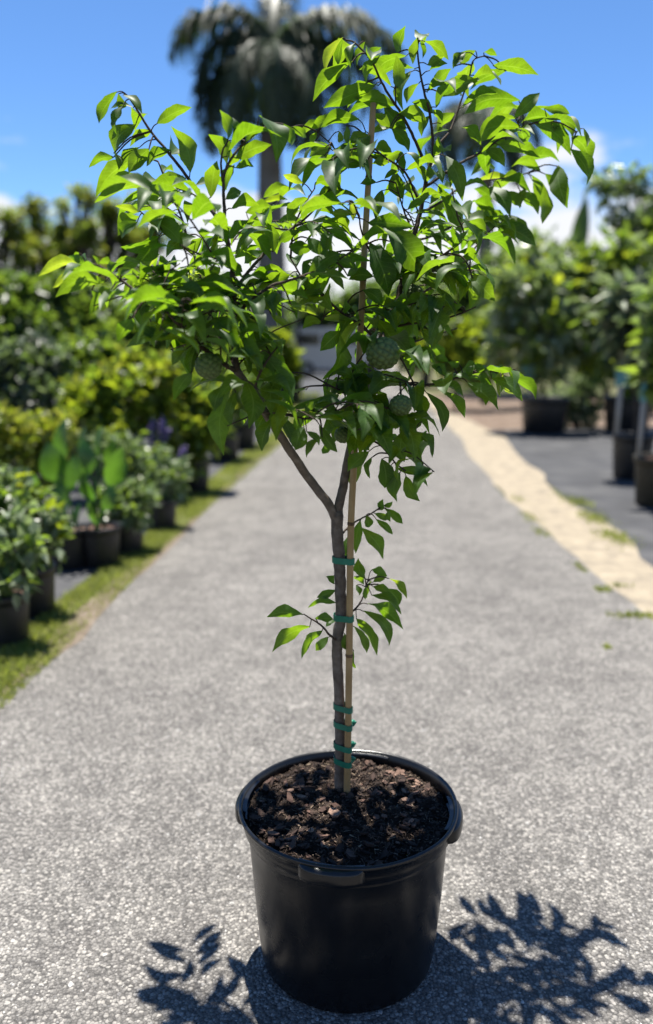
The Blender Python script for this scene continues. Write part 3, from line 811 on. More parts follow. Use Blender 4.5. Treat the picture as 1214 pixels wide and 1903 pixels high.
# ------------------------------------------------------------------ palms
def palm(label, px, Y, trunk_top_y, crown_y, fronds, scale, tr, seed):
    g = random.Random(seed)
    c = at(px, 700, Y)
    s = thing('royal_palm', label, 'palm', (c.x, Y, 0))
    top = at(px, crown_y, Y); tt = at(px, trunk_top_y, Y)
    prof = [(tr * 1.35, -.02), (tr * 1.2, .3), (tr * 1.0, tt.z * .25), (tr * 1.12, tt.z * .5), (tr * .95, tt.z * .8), (tr * .82, tt.z)]
    MB().lathe((c.x, Y, 0), prof, 20).build('trunk', M['palm_trunk'], s)
    MB().lathe((c.x, Y, 0), [(tr * .80, tt.z), (tr * .72, tt.z * .4 + top.z * .6), (tr * .4, top.z)], 16).build('crownshaft', M['bg_mid'], s)
    for (az, el0, ln, dr) in fronds:
        L = ln * scale
        d = Vector((math.sin(R(az)), math.cos(R(az)), 0))
        pts = []
        p = top.copy(); e = R(el0); n = 16
        for i in range(n + 1):
            pts.append(p.copy())
            t = i / n
            e2 = max(R(-88), e - R(dr * 1.3) * t ** .85)
            p = p + (d * math.cos(e2) + Vector((0, 0, math.sin(e2)))) * (L / n)
        mb = MB().tube(pts, [.05 * scale * (1 - .85 * i / n) for i in range(n + 1)], 5)
        V, F = [], []
        side = d.cross(Vector((0, 0, 1)))
        for i in range(1, n * 9):
            u = i / (n * 9) * n
            k = min(n - 1, int(u)); q = pts[k].lerp(pts[k + 1], u - k)
            tng = (pts[k + 1] - pts[k]).normalized()
            up = side.cross(tng) * -1
            if up.z < 0: up = -up
            tt_ = u / n
            for sg in (-1, 1):
                ll = L * .26 * (math.sin(math.pi * min(1, .12 + .86 * tt_)) ** .6) * g.uniform(.75, 1.15)
                dirv = (side * sg * g.uniform(.55, 1.0) + tng * .45 + up * g.uniform(-.5, .45)).normalized()
                w_ = L * .0085
                a0 = q; m0 = q + dirv * ll * .5 - Vector((0, 0, ll * .10)); t0 = q + dirv * ll * .86 - Vector((0, 0, ll * .62))
                wv = tng * w_
                b = len(V)
                V += [a0 - wv, a0 + wv, m0 + wv, m0 - wv, t0]
                F += [(b, b + 1, b + 2, b + 3), (b + 3, b + 2, b + 4)]
        mb.add(V, F)
        mb.build('frond', M['palm'], s, False)
    return s
palm('tall royal palm with thick grey trunk and drooping fronds against the sky', 507, 24, 250, 95,
     [(-92, 50, 1.0, 140), (-80, 20, 1.0, 115), (-105, -5, .95, 85), (-140, 15, .85, 120), (-40, 10, .9, 115), (170, 10, .8, 125), (150, -25, .8, 70),
      (92, 58, 1.15, 95), (80, 35, 1.15, 100), (100, 10, 1.05, 95), (125, -5, .95, 90), (30, 20, .9, 115), (5, 80, 1.0, 50), (-95, 75, 1.0, 120)], 3.75, .36, 3)
palm('shorter royal palm whose grey fronds show through the sugar apple crown', 893, 27, 330, 225,
     [(-95, 40, 1, 120), (-70, 15, 1, 105), (-125, 10, .95, 110), (95, 45, 1, 110), (70, 15, 1, 105), (120, 10, .95, 105), (180, 25, .9, 110), (0, 40, .9, 110), (30, 70, 1, 80), (-30, 65, 1, 90), (-100, -15, .85, 70), (100, -15, .85, 70)], 2.7, .24, 4)

# ------------------------------------------------------------------ white van far down the path
def van():
    b = gnd(610, 700)
    Y = b.y
    x0 = at(538, 700, Y).x
    Lg, Wd, H = 4.6, 1.9, 2.25
    s = thing('parked_van', 'white van parked far down the path, seen side-on', 'van', (x0 + Lg / 2, Y, 0))
    # body: side outline extruded, nose to the right
    prof = [(0, .38), (0, 2.15), (.12, 2.25), (3.25, 2.25), (3.5, 2.15), (4.0, 1.35), (4.5, 1.18), (4.6, .95), (4.6, .38)]
    n = len(prof)
    v = [(x0 + p[0], Y - Wd / 2, p[1]) for p in prof] + [(x0 + p[0], Y + Wd / 2, p[1]) for p in prof]
    f = [tuple(range(n))[::-1] if False else tuple(range(n)), tuple(range(2 * n - 1, n - 1, -1))] + [(i, n + i, n + (i + 1) % n, (i + 1) % n) for i in range(n)]
    mesh_obj('body', v, f, M['van_paint'], s, False)
    for (xa, xb) in ((.35, 1.45), (1.6, 2.6)):
        MB().box((x0 + (xa + xb) / 2, Y - Wd / 2 - .004, 1.72), (xb - xa, .02, .5)).build('window', M['dark_glass'], s, False)
    q = [(2.75, 1.47), (2.75, 1.97), (3.35, 1.97), (3.62, 1.47)]
    mesh_obj('window', [(x0 + a, Y - Wd / 2 - .012, z) for a, z in q], [(0, 1, 2, 3)], M['dark_glass'], s, False)
    for xw in (.85, 3.75):
        wv = MB()
        prof2 = [(.10, -.1), (.34, -.1), (.36, -.06), (.36, .06), (.34, .1), (.1, .1)]
        for sd in (-1,):
            cc = (x0 + xw, Y - Wd / 2 + .06, .366)
            V, F = [], []
            S = 24
            for (r_, z_) in prof2:
                for k in range(S):
                    a = 2 * math.pi * k / S
                    V.append((cc[0] + r_ * math.cos(a), cc[1] + z_, cc[2] + r_ * math.sin(a)))
            for i in range(len(prof2) - 1):
                for k in range(S):
                    k2 = (k + 1) % S
                    F.append((i * S + k, i * S + k2, (i + 1) * S + k2, (i + 1) * S + k))
            wo = mesh_obj('wheel', V, F, M['tyre'], s)
            V2 = [(cc[0] + .2 * math.cos(2 * math.pi * k / S), cc[1] - .105, cc[2] + .2 * math.sin(2 * math.pi * k / S)) for k in range(S)]
            mesh_obj('rim', V2, [tuple(range(S))], M['steel'], wo, False)
        wo2 = mesh_obj('wheel', [(a, b_ + Wd - .12, c_) for a, b_, c_ in V], F, M['tyre'], s)
    MB().box((x0 + 2.3, Y, .32), (4.0, 1.6, .16)).build('underbody', M['tyre'], s, False)
    MB().box((x0 - .012, Y - .8, .95), (.03, .14, .3)).build('tail_lamp', M['lampred'], s, False)
van()

# slim dark sapling and pole in front of the van
potted_shrub(538, 752, .3, .5, 'black pot of the slim sapling standing in the path before the van', 'slim dark-stemmed sapling with a lime-green top before the white van',
             [(515, 632, 15, 0), (528, 645, 10, 0), (505, 640, 10, .2), (535, 690, 14, 0), (540, 715, 14, 0), (536, 668, 10, 0)], 500, .22, .12, M['bg_lime'], 60, cat='sapling', name='sapling', stem_r=.045)
s = thing('wooden_pole', 'thin wooden pole standing upright before the white van', 'pole', (at(556, 745, 23).x, 23, 0))
p0 = at(556, 745, 23); p1 = at(553, 560, 23)
MB().tube([(p0.x, 23, -.1), (p0.x, 23, 1.2), tuple(p1)], .05, 8).build('shaft', M['trunk_bg'], s)
MB().tube([(p1.x, 23, p1.z - .005), (p1.x, 23, p1.z + .03)], .065, 8).build('cap', M['trunk_bg'], s)

# ------------------------------------------------------------------ right-hand nursery trees
def potted_tree(px, py, r, h, plabel, tlabel, fork, blobs, n, Ln, Wd, mat, seed, tr=.03, potmat=None, droop=.25):
    c = gnd(px, py)
    t, top = bg_pot(c, r, h, plabel, potmat)
    s = thing('nursery_tree', tlabel, 'tree', top - Vector((0, 0, .03)))
    F = at(fork[0], fork[1], c.y)
    b = top - Vector((0, 0, .03))
    pts = catmull([b, b.lerp(F, .5) + Vector((.03, .02, 0)), F], 4)
    MB().tube(pts, [tr * (1 - .4 * i / (len(pts) - 1)) for i in range(len(pts))], 8).build('trunk', M['trunk_bg'], s)
    B = pxblobs(blobs, c.y, .8)
    mb = MB()
    for q in B[::3]:
        mb.tube(catmull([b.lerp(F, .85), F.lerp(Vector(q[0]), .5) + Vector((0, 0, .05)), q[0]], 3), tr * .35, 5)
    mb.build('limb', M['trunk_bg'], s)
    foliage('crown', B, n, Ln, Wd, mat, s, seed=seed, droop=droop, shell=1.9)
    return t, s, c
potted_tree(1010, 803, .42, .60, 'broad black tub standing alone beside the mulch bed', 'leafy nursery tree in the broad black tub beside the mulch bed', (1006, 690),
            [(1000, 560, 62, 0), (950, 590, 50, .2), (1050, 580, 55, .1), (1010, 500, 45, .3), (960, 530, 40, 0), (1000, 640, 60, -.2), (1060, 640, 48, 0), (945, 650, 40, 0), (1020, 690, 40, -.2), (1075, 520, 38, .3)],
            1900, .20, .09, [M['bg_silver'], M['bg_mid'], M['bg_lime']], 70, .035)
potted_tree(1163, 801, .42, .60, 'broad black tub behind the two taller pots', 'tall green nursery tree in the tub behind the two taller pots', (1160, 690),
            [(1150, 560, 60, 0), (1110, 520, 50, .2), (1190, 520, 55, .3), (1130, 620, 55, 0), (1190, 620, 60, -.1), (1100, 590, 40, 0), (1160, 480, 42, .3), (1110, 660, 40, -.2), (1180, 690, 40, -.2)],
            1900, .20, .095, [M['bg_mid'], M['bg_lime'], M['bg_silver']], 71, .035)
potted_tree(1172, 888, .235, .50, 'tall black pot just behind the brownish pot', 'slender nursery tree with silvery drooping leaves in the tall black pot', (1178, 720),
            [(1190, 600, 50, 0), (1160, 640, 40, 0), (1215, 640, 50, .2), (1185, 550, 45, .1), (1220, 560, 45, 0), (1150, 580, 28, .1)], 800, .17, .075, [M['bg_grey'], M['bg_silver']], 72, .018)
potted_tree(1222, 938, .245, .46, 'faded brownish pot at the edge of the weed mat', 'slender nursery tree growing in the faded brownish pot', (1230, 760),
            [(1250, 640, 50, 0), (1235, 580, 45, 0), (1280, 600, 60, .1), (1225, 690, 30, 0)], 700, .16, .07, [M['bg_mid'], M['bg_silver']], 73, .016, M['potbrown'])
# stakes with tags
def stake(label, tlabel, px0, py0, px1, py1, Y, r, tagpx=None):
    a = at(px0, py0, Y); b = at(px1, py1, Y)
    s = thing('plant_stake', label, 'stake', a)
    MB().tube([a - (b - a) * .12, a.lerp(b, .5), b], r, 8).build('shaft', M['pvc'], s)
    if tagpx:
        q = at(tagpx[0], tagpx[1], Y - r - .012)
        MB().box(q, (tagpx[2], .004, tagpx[3]), .1).build('tag', M['cyan'], s, False)
Y3 = gnd(1172, 888).y; Y4 = gnd(1222, 938).y
stake('leaning pale stake with a square cyan tag in the tall black pot', '', 1146, 806, 1156, 690, Y3 - .02, .030, (1157, 704, .16, .17))
stake('leaning pale stake with a narrow cyan tag in the faded brownish pot', '', 1188, 838, 1199, 715, Y4 - .02, .024, (1197, 730, .055, .17))
Y1 = gnd(1010, 803).y
stake('thin stake with a cyan tag in the broad tub beside the mulch bed', '', 988, 745, 984, 680, Y1 - .2, .02, (982, 692, .24, .22))

# shrubs under and behind
shrub_px('low pale green bush between the two broad tubs', 1075, 15, [(1070, 740, 36, 0), (1090, 770, 25, 0), (1055, 765, 24, 0), (1085, 710, 30, .2)], 1500, .11, .05, M['bg_silver'], 90)
shrub_px('bright lime bush beside the far end of the path', 850, 19, [(850, 640, 42, 0), (890, 630, 40, .2), (830, 670, 32, 0), (870, 680, 36, -.2), (905, 670, 34, 0)], 2000, .16, .10, [M['bg_lime'], M['bg_mid']], 91)
shrub_px('dark bush behind the bright lime bush', 900, 24, [(890, 560, 50, 0), (930, 550, 45, .3), (880, 610, 45, 0), (920, 610, 50, -.2), (860, 590, 36, 0)], 2400, .2, .1, [M['bg_dark'], M['bg_mid']], 92)
shrub_px('mid green bush behind the broad tub beside the mulch bed', 1000, 20, [(970, 480, 40, 0), (1030, 500, 50, .2), (940, 510, 40, 0), (1000, 560, 60, 0), (1060, 560, 60, .2), (1000, 650, 60, 0), (1080, 650, 55, 0)], 1700, .18, .09, [M['bg_mid'], M['bg_silver'], M['bg_lime']], 93)
shrub_px('lime green bush behind the pots with the pale stakes', 1130, 21, [(1120, 530, 50, 0), (1170, 520, 55, .2), (1110, 590, 50, 0), (1190, 590, 55, 0), (1150, 650, 60, 0), (1220, 640, 50, 0)], 1500, .2, .1, [M['bg_lime'], M['bg_mid']], 94)
# slender papaya-like trees
wood_tree('leafy_tree', 'slender tall tree with drooping leaf clusters rising above the nursery trees', 1165, 16, 330,
          [(1110, 335, 22, 0), (1140, 345, 24, .2), (1170, 325, 22, 0), (1200, 325, 20, .1), (1135, 385, 20, 0), (1160, 380, 22, 0), (1150, 410, 14, 0), (1215, 370, 20, 0), (1185, 345, 14, 0)], 300, .17, .08, [M['bg_silver'], M['bg_mid']], 95, .045, droop=.9)
wood_tree('leafy_tree', 'dense dark tree with a rounded top next to the slender tall tree', 1215, 18, 400,
          [(1215, 430, 34, 0), (1240, 410, 40, .2), (1195, 460, 30, 0), (1230, 480, 40, 0)], 900, .2, .1, [M['bg_dark'], M['bg_mid']], 96, .09, droop=.3)
# banana plant
BAN = big_leaf_mesh('banana_leaf', 1, .22, .35, .06, M['banana'])
cb = at(1075, 700, 22)
s = thing('banana_plant', 'banana plant with one upright dark leaf blade above the shrubs', 'banana', (cb.x, 22, 0))
q0 = at(1072, 520, 22)
MB().tube(catmull([(cb.x, 22, -.05), (cb.x, 22, q0.z * .5), tuple(q0)], 4), [.13, .13, .12, .12, .11, .10, .09, .08, .07][:9], 8).build('stem', M['banana'], s)
for (bx, by, tx, ty, wd) in [(1068, 500, 1090, 365, 1.1), (1075, 520, 1155, 452, .9), (1066, 520, 1000, 455, .9), (1070, 530, 1120, 560, 1), (1066, 530, 1020, 570, 1), (1080, 515, 1078, 400, .8)]:
    leaf_child(BAN, s, at(bx, by, 22), at(tx, ty, 22 + random.uniform(-.4, .3)), (random.uniform(-.3, .3), -.8, .6), wd)
cb = at(900, 700, 21)
s = thing('banana_plant', 'banana plant with arching leaves beside the bright lime bush', 'banana', (cb.x, 21, 0))
q0 = at(915, 540, 21)
MB().tube(catmull([(cb.x, 21, -.05), (cb.x + .1, 21, q0.z * .5), tuple(q0)], 4), .1, 8).build('stem', M['banana'], s)
for (bx, by, tx, ty, wd) in [(915, 530, 985, 590, 1.1), (912, 520, 950, 430, .9), (910, 530, 850, 480, .9), (915, 530, 960, 640, 1.1), (910, 535, 860, 600, 1), (915, 520, 905, 440, .8)]:
    leaf_child(BAN, s, at(bx, by, 21), at(tx, ty, 21 + random.uniform(-.4, .3)), (random.uniform(-.3, .3), -.8, .6), wd)

# ================================================================== the main pot
PC = Vector((0.052, 1.80, 0.012))
PR, PRB, PH = 0.262, 0.213, 0.405
def main_pot():
    t = thing('plant_pot', 'big glossy black grower pot with grip handles holding the sugar apple tree', 'plant pot', PC)
    prof = [(.01, .004), (PRB - .03, .002), (PRB - .012, .0), (PRB - .002, .006), (PRB, .016)]
    zs = [.06, .12, .18, .24, .30, .335]
    for z in zs:
        k = z / PH
        prof.append((PRB + (PR - .020 - PRB) * k ** .9, z))
    prof += [(PR - .020, .348), (PR - .013, .356), (PR - .010, .372), (PR - .009, PH - .016), (PR - .003, PH - .012), (PR, PH - .006), (PR - .001, PH - .001), (PR - .005, PH + .001), (PR - .010, PH - .003), (PR - .014, PH - .02), (PR - .018, PH - .06)]
    mb = MB()
    segs = 96
    mb.lathe(PC, prof, segs)
    # slightly out of round, soft dents
    vv = []
    for p in mb.v:
        dx, dy, dz = p[0] - PC.x, p[1] - PC.y, p[2] - PC.z
        a = math.atan2(dy, dx)
        k = 1 + .006 * math.sin(2 * a + .7) + .003 * math.sin(3 * a + dz * 9) + .002 * math.sin(7 * a + 14 * dz)
        vv.append((PC.x + dx * k, PC.y + dy * k, p[2] + .002 * math.sin(2 * a + 1)))
    mb.v = vv
    mb.build('body', M['pot'], t)
    def handle(a0, half=R(17)):
        # grip: moulded shelf under the rim, deepest in the middle
        S = 18
        V, F = [], []
        sec = [(-.006, .398, 0), (.35, .399, 1), (.85, .397, 1), (1.0, .390, 1), (1.0, .372, 1), (.94, .364, 1), (.80, .362, 1), (.70, .368, 1), (.62, .378, 1), (.2, .381, 1), (-.006, .378, 0)]
        for i in range(S + 1):
            u = -1 + 2 * i / S
            e = max(0.0, 1 - abs(u) ** 6)
            prj = .025 * (e ** .5) * (1 - .18 * u * u)
            a = a0 + u * half
            for (k, z, m_) in sec:
                r_ = PR - .014 + max(-.006, k * prj if m_ else k)
                V.append((PC.x + r_ * math.cos(a), PC.y + r_ * math.sin(a), PC.z + z))
        n = len(sec)
        for i in range(S):
            for j in range(n - 1):
                F.append((i * n + j, (i + 1) * n + j, (i + 1) * n + j + 1, i * n + j + 1))
        mesh_obj('handle', V, F, M['pot'], t)
    for a in (-100, -10, 172, 80):
        handle(R(a))
    # soil, gently mounded and lumpy
    Rs = PR - .019
    V, F = [(PC.x, PC.y, PC.z + PH - .004)], []
    rings, S = 26, 72
    def hz(x, y):
        r_ = math.hypot(x - PC.x, y - PC.y) / Rs
        return PC.z + PH - .006 - .022 * r_ ** 2 + .005 * math.sin(x * 41 + 1) * math.sin(y * 37) + .0035 * math.sin(x * 93 + y * 71) + .003 * math.sin(x * 150 - y * 131 + 2)
    for i in range(1, rings + 1):
        r_ = Rs * i / rings
        for k in range(S):
            a = 2 * math.pi * k / S + i * .04
            x, y = PC.x + r_ * math.cos(a), PC.y + r_ * math.sin(a)
            V.append((x, y, hz(x, y) + random.uniform(-.002, .002)))
    for k in range(S): F.append((0, 1 + k, 1 + (k + 1) % S))
    for i in range(rings - 1):
        for k in range(S):
            a, b = 1 + i * S + k, 1 + i * S + (k + 1) % S
            F.append((a, a + S, b + S, b))
    so = mesh_obj('soil', V, F, M['soil'], t)
    so['label'] = 'dark bark mulch filling the pot'
    # fine bark and fibres
    n = 5200
    a = rng.uniform(0, 2 * np.pi, n); r_ = Rs * .985 * np.sqrt(rng.random(n))
    P = np.stack([PC.x + r_ * np.cos(a), PC.y + r_ * np.sin(a), np.zeros(n)], 1)
    P[:, 2] = [hz(p[0], p[1]) + .0015 for p in P]
    P[:, 2] += rng.uniform(0, .004, n)
    th = rng.uniform(0, 2 * np.pi, n); tilt = rng.normal(0, .3, n)
    ln = rng.gamma(2.0, .0035, n) + .002; wd = np.minimum(rng.uniform(.0008, .0035, n), ln)
    ax = np.stack([np.cos(th) * np.cos(tilt), np.sin(th) * np.cos(tilt), np.sin(tilt)], 1)
    sd = np.stack([-np.sin(th), np.cos(th), rng.normal(0, .3, n)], 1)
    nr = np.cross(ax, sd)
    A = P - ax * ln[:, None] * .5; B = P + ax * ln[:, None] * .5
    v = np.stack([A - sd * wd[:, None] * .5, A + sd * wd[:, None] * .4, B + sd * wd[:, None] * .5, B - sd * wd[:, None] * .4, P + nr * (wd * .6)[:, None]], 1).reshape(-1, 3)
    b = np.arange(n)[:, None] * 5
    f = np.concatenate([b + np.array([q]) for q in ([0, 1, 4], [1, 2, 4], [2, 3, 4], [3, 0, 4])], 0)
    o = mesh_obj('bark_fines', v, f, M['fibre'], so, False); o['kind'] = 'stuff'
    # bark chips one by one
    chips = []
    for q in range(14):
        k = random.randint(5, 7)
        asp = random.uniform(.35, .8)
        top = []
        for i in range(k):
            an = 2 * math.pi * (i + random.uniform(-.25, .25)) / k
            rr = random.uniform(.75, 1.1) * .5
            top.append((rr * math.cos(an), rr * math.sin(an) * asp, .10 + random.uniform(-.05, .05)))
        bot = [(x * .9, y * .9, z - .16) for x, y, z in top]
        me = bpy.data.meshes.new('bark_chip')
        me.from_pydata(top + bot, [], [tuple(range(k)), tuple(range(2 * k - 1, k - 1, -1))] + [(i, k + i, k + (i + 1) % k, (i + 1) % k) for i in range(k)])
        me.materials.append(M['chip'])
        chips.append(me)
    for i in range(290):
        a_ = random.uniform(0, 2 * math.pi); r2 = Rs * .95 * math.sqrt(random.random())
        x, y = PC.x + r2 * math.cos(a_), PC.y + r2 * math.sin(a_)
        if math.hypot(x - .031, y - 1.86) < .022: continue
        o = bpy.data.objects.new('bark_chip', random.choice(chips))
        C.objects.link(o)
        o.parent = so
        sz = random.choice([random.uniform(.010, .018), random.uniform(.015, .026), random.uniform(.022, .040)])
        o.location = Vector((x, y, hz(x, y) + .003 + sz * .05)) - PC
        o.rotation_euler = (random.gauss(0, .3), random.gauss(0, .3), random.uniform(0, 6.28))
        o.scale = (sz, sz, sz)
    return hz
HZ = main_pot()

# ================================================================== the sugar apple tree
Y0 = 1.86
base = at(630, 1484, Y0)
tree = thing('sugar_apple_tree', 'young sugar apple tree with forked grey trunk, bright leaves and knobbly green fruit', 'tree', (base.x, Y0, HZ(base.x, Y0)))
SK = []        # skeleton nodes: px, py, Y, branch index, radius, twigginess
BR = []        # per branch: (mesh builder)
def branch(pts, r0, r1, mat='twig', name='branch', sub=5, leafy=1.0):
    """pts: (px,py,dY)"""
    # the crown is turned a little: left side towards the camera, right side away
    P3 = [at(p[0], p[1], Y0 + p[2] - (.00028 * max(0, 600 - p[0]) if p[1] < 860 else 0) + (.00018 * max(0, p[0] - 720) if p[1] < 860 else 0)) for p in pts]
    c = catmull(P3, sub)
    n = len(c)
    # natural kinks at the nodes
    rad = []
    for i in range(n):
        t = i / (n - 1)
        r_ = r0 + (r1 - r0) * t
        rad.append(r_ * (1 + .03 * math.sin(i * 2.1 + r0 * 999)))
        if 0 < i < n - 1:
            c[i] = c[i] + Vector((random.uniform(-1, 1), random.uniform(-1, 1), random.uniform(-1, 1))) * r_ * (.07 if r0 > .008 else .2)
    mb = MB().tube(c, rad, 10 if r0 > .006 else 7)
    bi = len(BR)
    BR.append([mb, mat, name])
    for i, p in enumerate(c):
        x, y = topix(p)
        SK.append((x, y, p.y, bi, rad[i], leafy, p))
    return c
def px_r(w): return w / 2 / FPX * 1.95
# trunk and its two limbs
branch([(630, 1500, 0), (631, 1440, 0), (632, 1400, 0), (631, 1320, 0), (628, 1240, .0), (627, 1192, .0), (633, 1150, 0), (633, 1100, 0), (631, 1050, 0), (628, 1000, 0), (626, 950, 0)], px_r(19), px_r(23), 'bark', 'trunk', 5, 0)
branch([(627, 972, 0), (612, 938, -.01), (592, 912, -.02), (570, 883, -.03), (541, 840, -.05), (515, 800, -.07), (490, 762, -.09), (462, 722, -.10), (440, 688, -.11)], px_r(17), px_r(13), 'bark', 'limb', 4, .35)
branch([(626, 972, 0), (631, 935, .0), (638, 905, .01), (643, 875, .01), (650, 838, .02), (661, 790, .03), (674, 742, .05), (686, 695, .07), (702, 645, .09), (722, 598, .12)], px_r(18), px_r(12), 'bark', 'limb', 4, .4)
# left side
branch([(441, 690, -.11), (436, 650, -.11), (435, 600, -.10), (434, 545, -.08), (432, 500, -.07), (425, 460, -.06), (418, 430, -.05)], px_r(11), px_r(7.5), leafy=1)
branch([(418, 432, -.05), (405, 405, -.04), (375, 370, -.01), (345, 325, .03), (310, 280, .06), (280, 244, .08), (256, 205, .09), (238, 178, .09)], px_r(7), px_r(3))
branch([(418, 432, -.05), (417, 385, -.06), (415, 350, -.06), (418, 320, -.06), (432, 292, -.06), (452, 268, -.05), (478, 246, -.05)], px_r(6), px_r(3))
branch([(416, 340, -.06), (411, 310, -.05), (414, 280, -.05), (424, 262, -.05)], px_r(4), px_r(2.4))
branch([(437, 588, -.10), (462, 562, -.12), (488, 542, -.13), (513, 528, -.14), (560, 514, -.12), (612, 492, -.09), (671, 457, -.05)], px_r(6.5), px_r(3))
branch([(435, 552, -.09), (450, 522, -.05), (466, 500, -.01), (498, 464, .04), (530, 434, .08), (572, 402, .12), (600, 370, .14)], px_r(7), px_r(3))
branch([(438, 680, -.10), (420, 640, .02), (394, 600, .14), (375, 526, .22), (362, 476, .26), (345, 430, .28), (336, 400, .29), (310, 340, .30), (294, 300, .31)], px_r(8), px_r(3))
branch([(440, 690, -.11), (415, 676, -.13), (392, 658, -.15), (365, 636, -.16), (338, 608, -.17), (310, 580, -.17), (282, 558, -.17), (258, 545, -.16), (225, 520, -.14), (190, 497, -.12), (160, 487, -.11)], px_r(8), px_r(3))
branch([(300, 572, -.17), (270, 560, -.2), (245, 590, -.2), (232, 600, -.2)], px_r(4), px_r(2.4))
branch([(362, 476, .26), (330, 450, .24), (300, 425, .22), (275, 405, .2), (258, 390, .2)], px_r(4.5), px_r(2.4))
branch([(375, 526, .22), (400, 490, .3), (440, 440, .36), (480, 400, .40), (520, 370, .42)], px_r(5), px_r(2.4))
branch([(394, 600, .14), (350, 560, .24), (300, 520, .3), (262, 480, .34)], px_r(5), px_r(2.4))
branch([(470, 735, -.10), (480, 700, -.16), (500, 665, -.18), (520, 640, -.18)], px_r(5), px_r(2.4))
branch([(452, 705, -.10), (440, 712, -.18), (428, 722, -.2)], px_r(4), px_r(2.4))
branch([(500, 778, -.08), (515, 772, -.12), (538, 770, -.15), (567, 778, -.17), (600, 772, -.17), (622, 765, -.16)], px_r(4), px_r(2.2))
branch([(432, 500, -.07), (400, 480, -.14), (365, 470, -.18), (335, 455, -.2)], px_r(4.5), px_r(2.4))
# right side
branch([(722, 600, .12), (738, 560, .14), (748, 520, .15), (756, 488, .16), (766, 448, .17), (774, 420, .18), (781, 394, .19), (790, 346, .2), (794, 322, .2), (805, 290, .2)], px_r(12), px_r(7))
branch([(789, 302, .2), (776, 270, .18), (758, 233, .16), (741, 203, .14), (718, 168, .12), (705, 143, .11), (690, 112, .10), (660, 80, .10), (642, 74, .10)], px_r(6), px_r(2.6))
branch([(736, 196, .14), (735, 165, .14), (738, 145, .14)], px_r(3), px_r(2))
branch([(805, 290, .2), (804, 251, .2), (797, 201, .19), (789, 175, .19), (781, 134, .18), (776, 95, .17), (778, 78, .17)], px_r(6), px_r(2.6))
branch([(805, 290, .2), (818, 265, .22), (834, 247, .24), (845, 222, .26), (856, 190, .27), (873, 140, .28), (880, 112, .28), (900, 104, .28)], px_r(5), px_r(2.4))
branch([(792, 346, .2), (834, 318, .22), (857, 302, .24), (894, 283, .26), (930, 257, .27), (967, 239, .28), (1002, 226, .28), (1040, 228, .28), (1072, 245, .27)], px_r(6), px_r(2.6))
branch([(785, 394, .19), (822, 374, .26), (850, 352, .34), (885, 338, .40), (930, 332, .44), (980, 322, .46)], px_r(5.5), px_r(2.6))
branch([(779, 373, .19), (768, 350, .14), (758, 328, .10), (745, 312, .06), (720, 295, .03), (690, 272, .02)], px_r(5), px_r(2.4))
branch([(764, 425, .17), (752, 395, .12), (745, 372, .09), (736, 340, .06)], px_r(4), px_r(2.2))
branch([(735, 560, .14), (770, 552, .18), (800, 535, .22), (828, 515, .26), (862, 486, .32), (900, 440, .38), (935, 410, .42)], px_r(6), px_r(2.6))
branch([(748, 520, .15), (720, 505, .06), (690, 470, .0), (672, 430, -.04), (668, 400, -.06)], px_r(5), px_r(2.4))
branch([(700, 640, .09), (680, 612, .05), (634, 580, .01), (597, 548, -.02), (565, 520, -.03), (540, 480, -.02)], px_r(6), px_r(2.6))
branch([(686, 700, .07), (715, 708, .0), (763, 714, -.05), (797, 715, -.08), (844, 704, -.11), (885, 692, -.13), (925, 685, -.14), (945, 688, -.14)], px_r(5.5), px_r(2.6))
branch([(715, 612, .12), (760, 602, .08), (800, 598, .04), (850, 585, .02), (885, 570, .0)], px_r(5), px_r(2.4))
branch([(722, 600, .12), (745, 640, .16), (800, 625, .24), (850, 610, .30)], px_r(4.5), px_r(2.4))
branch([(676, 745, .05), (690, 750, .0), (716, 768, -.05), (745, 790, -.08), (770, 800, -.09)], px_r(4.5), px_r(2.2))
branch([(655, 815, .03), (690, 818, -.02), (712, 832, -.05), (735, 860, -.07), (755, 875, -.08)], px_r(4.5), px_r(2.2))
branch([(672, 752, .05), (650, 735, -.03), (625, 722, -.08), (600, 715, -.1)], px_r(4), px_r(2.2))
branch([(766, 448, .17), (800, 440, .28), (840, 420, .38), (880, 400, .46), (915, 380, .5)], px_r(5), px_r(2.4))
branch([(748, 520, .15), (780, 500, .05), (830, 470, -.02), (862, 440, -.05), (850, 400, -.06), (840, 350, -.06)], px_r(5), px_r(2.4))
branch([(830, 470, -.02), (862, 480, -.05), (880, 520, -.06)], px_r(3.5), px_r(2.2))
branch([(600, 370, .14), (620, 340, .16), (640, 300, .17), (660, 265, .17), (680, 245, .16)], px_r(4), px_r(2.2))
branch([(640, 300, .17), (615, 268, .18), (590, 245, .18)], px_r(3), px_r(2))
branch([(540, 480, -.02), (545, 430, -.03), (560, 390, -.03), (585, 350, -.02)], px_r(4), px_r(2.2))
# sprigs on the trunk
branch([(630, 1192, 0), (613, 1180, -.03), (598, 1163, -.05), (582, 1152, -.06), (567, 1143, -.07)], px_r(5), px_r(2.2))
branch([(632, 1160, 0), (640, 1150, .03), (659, 1133, .05), (671, 1118, .06), (678, 1100, .07), (684, 1078, .08)], px_r(5), px_r(2.2))
branch([(630, 1000, 0), (642, 985, .03), (660, 970, .05), (685, 957, .06), (705, 945, .06), (722, 936, .06)], px_r(4.5), px_r(2.0))
SKA = np.array([(s[0], s[1]) for s in SK])
LEAFY = np.array([s[5] for s in SK])

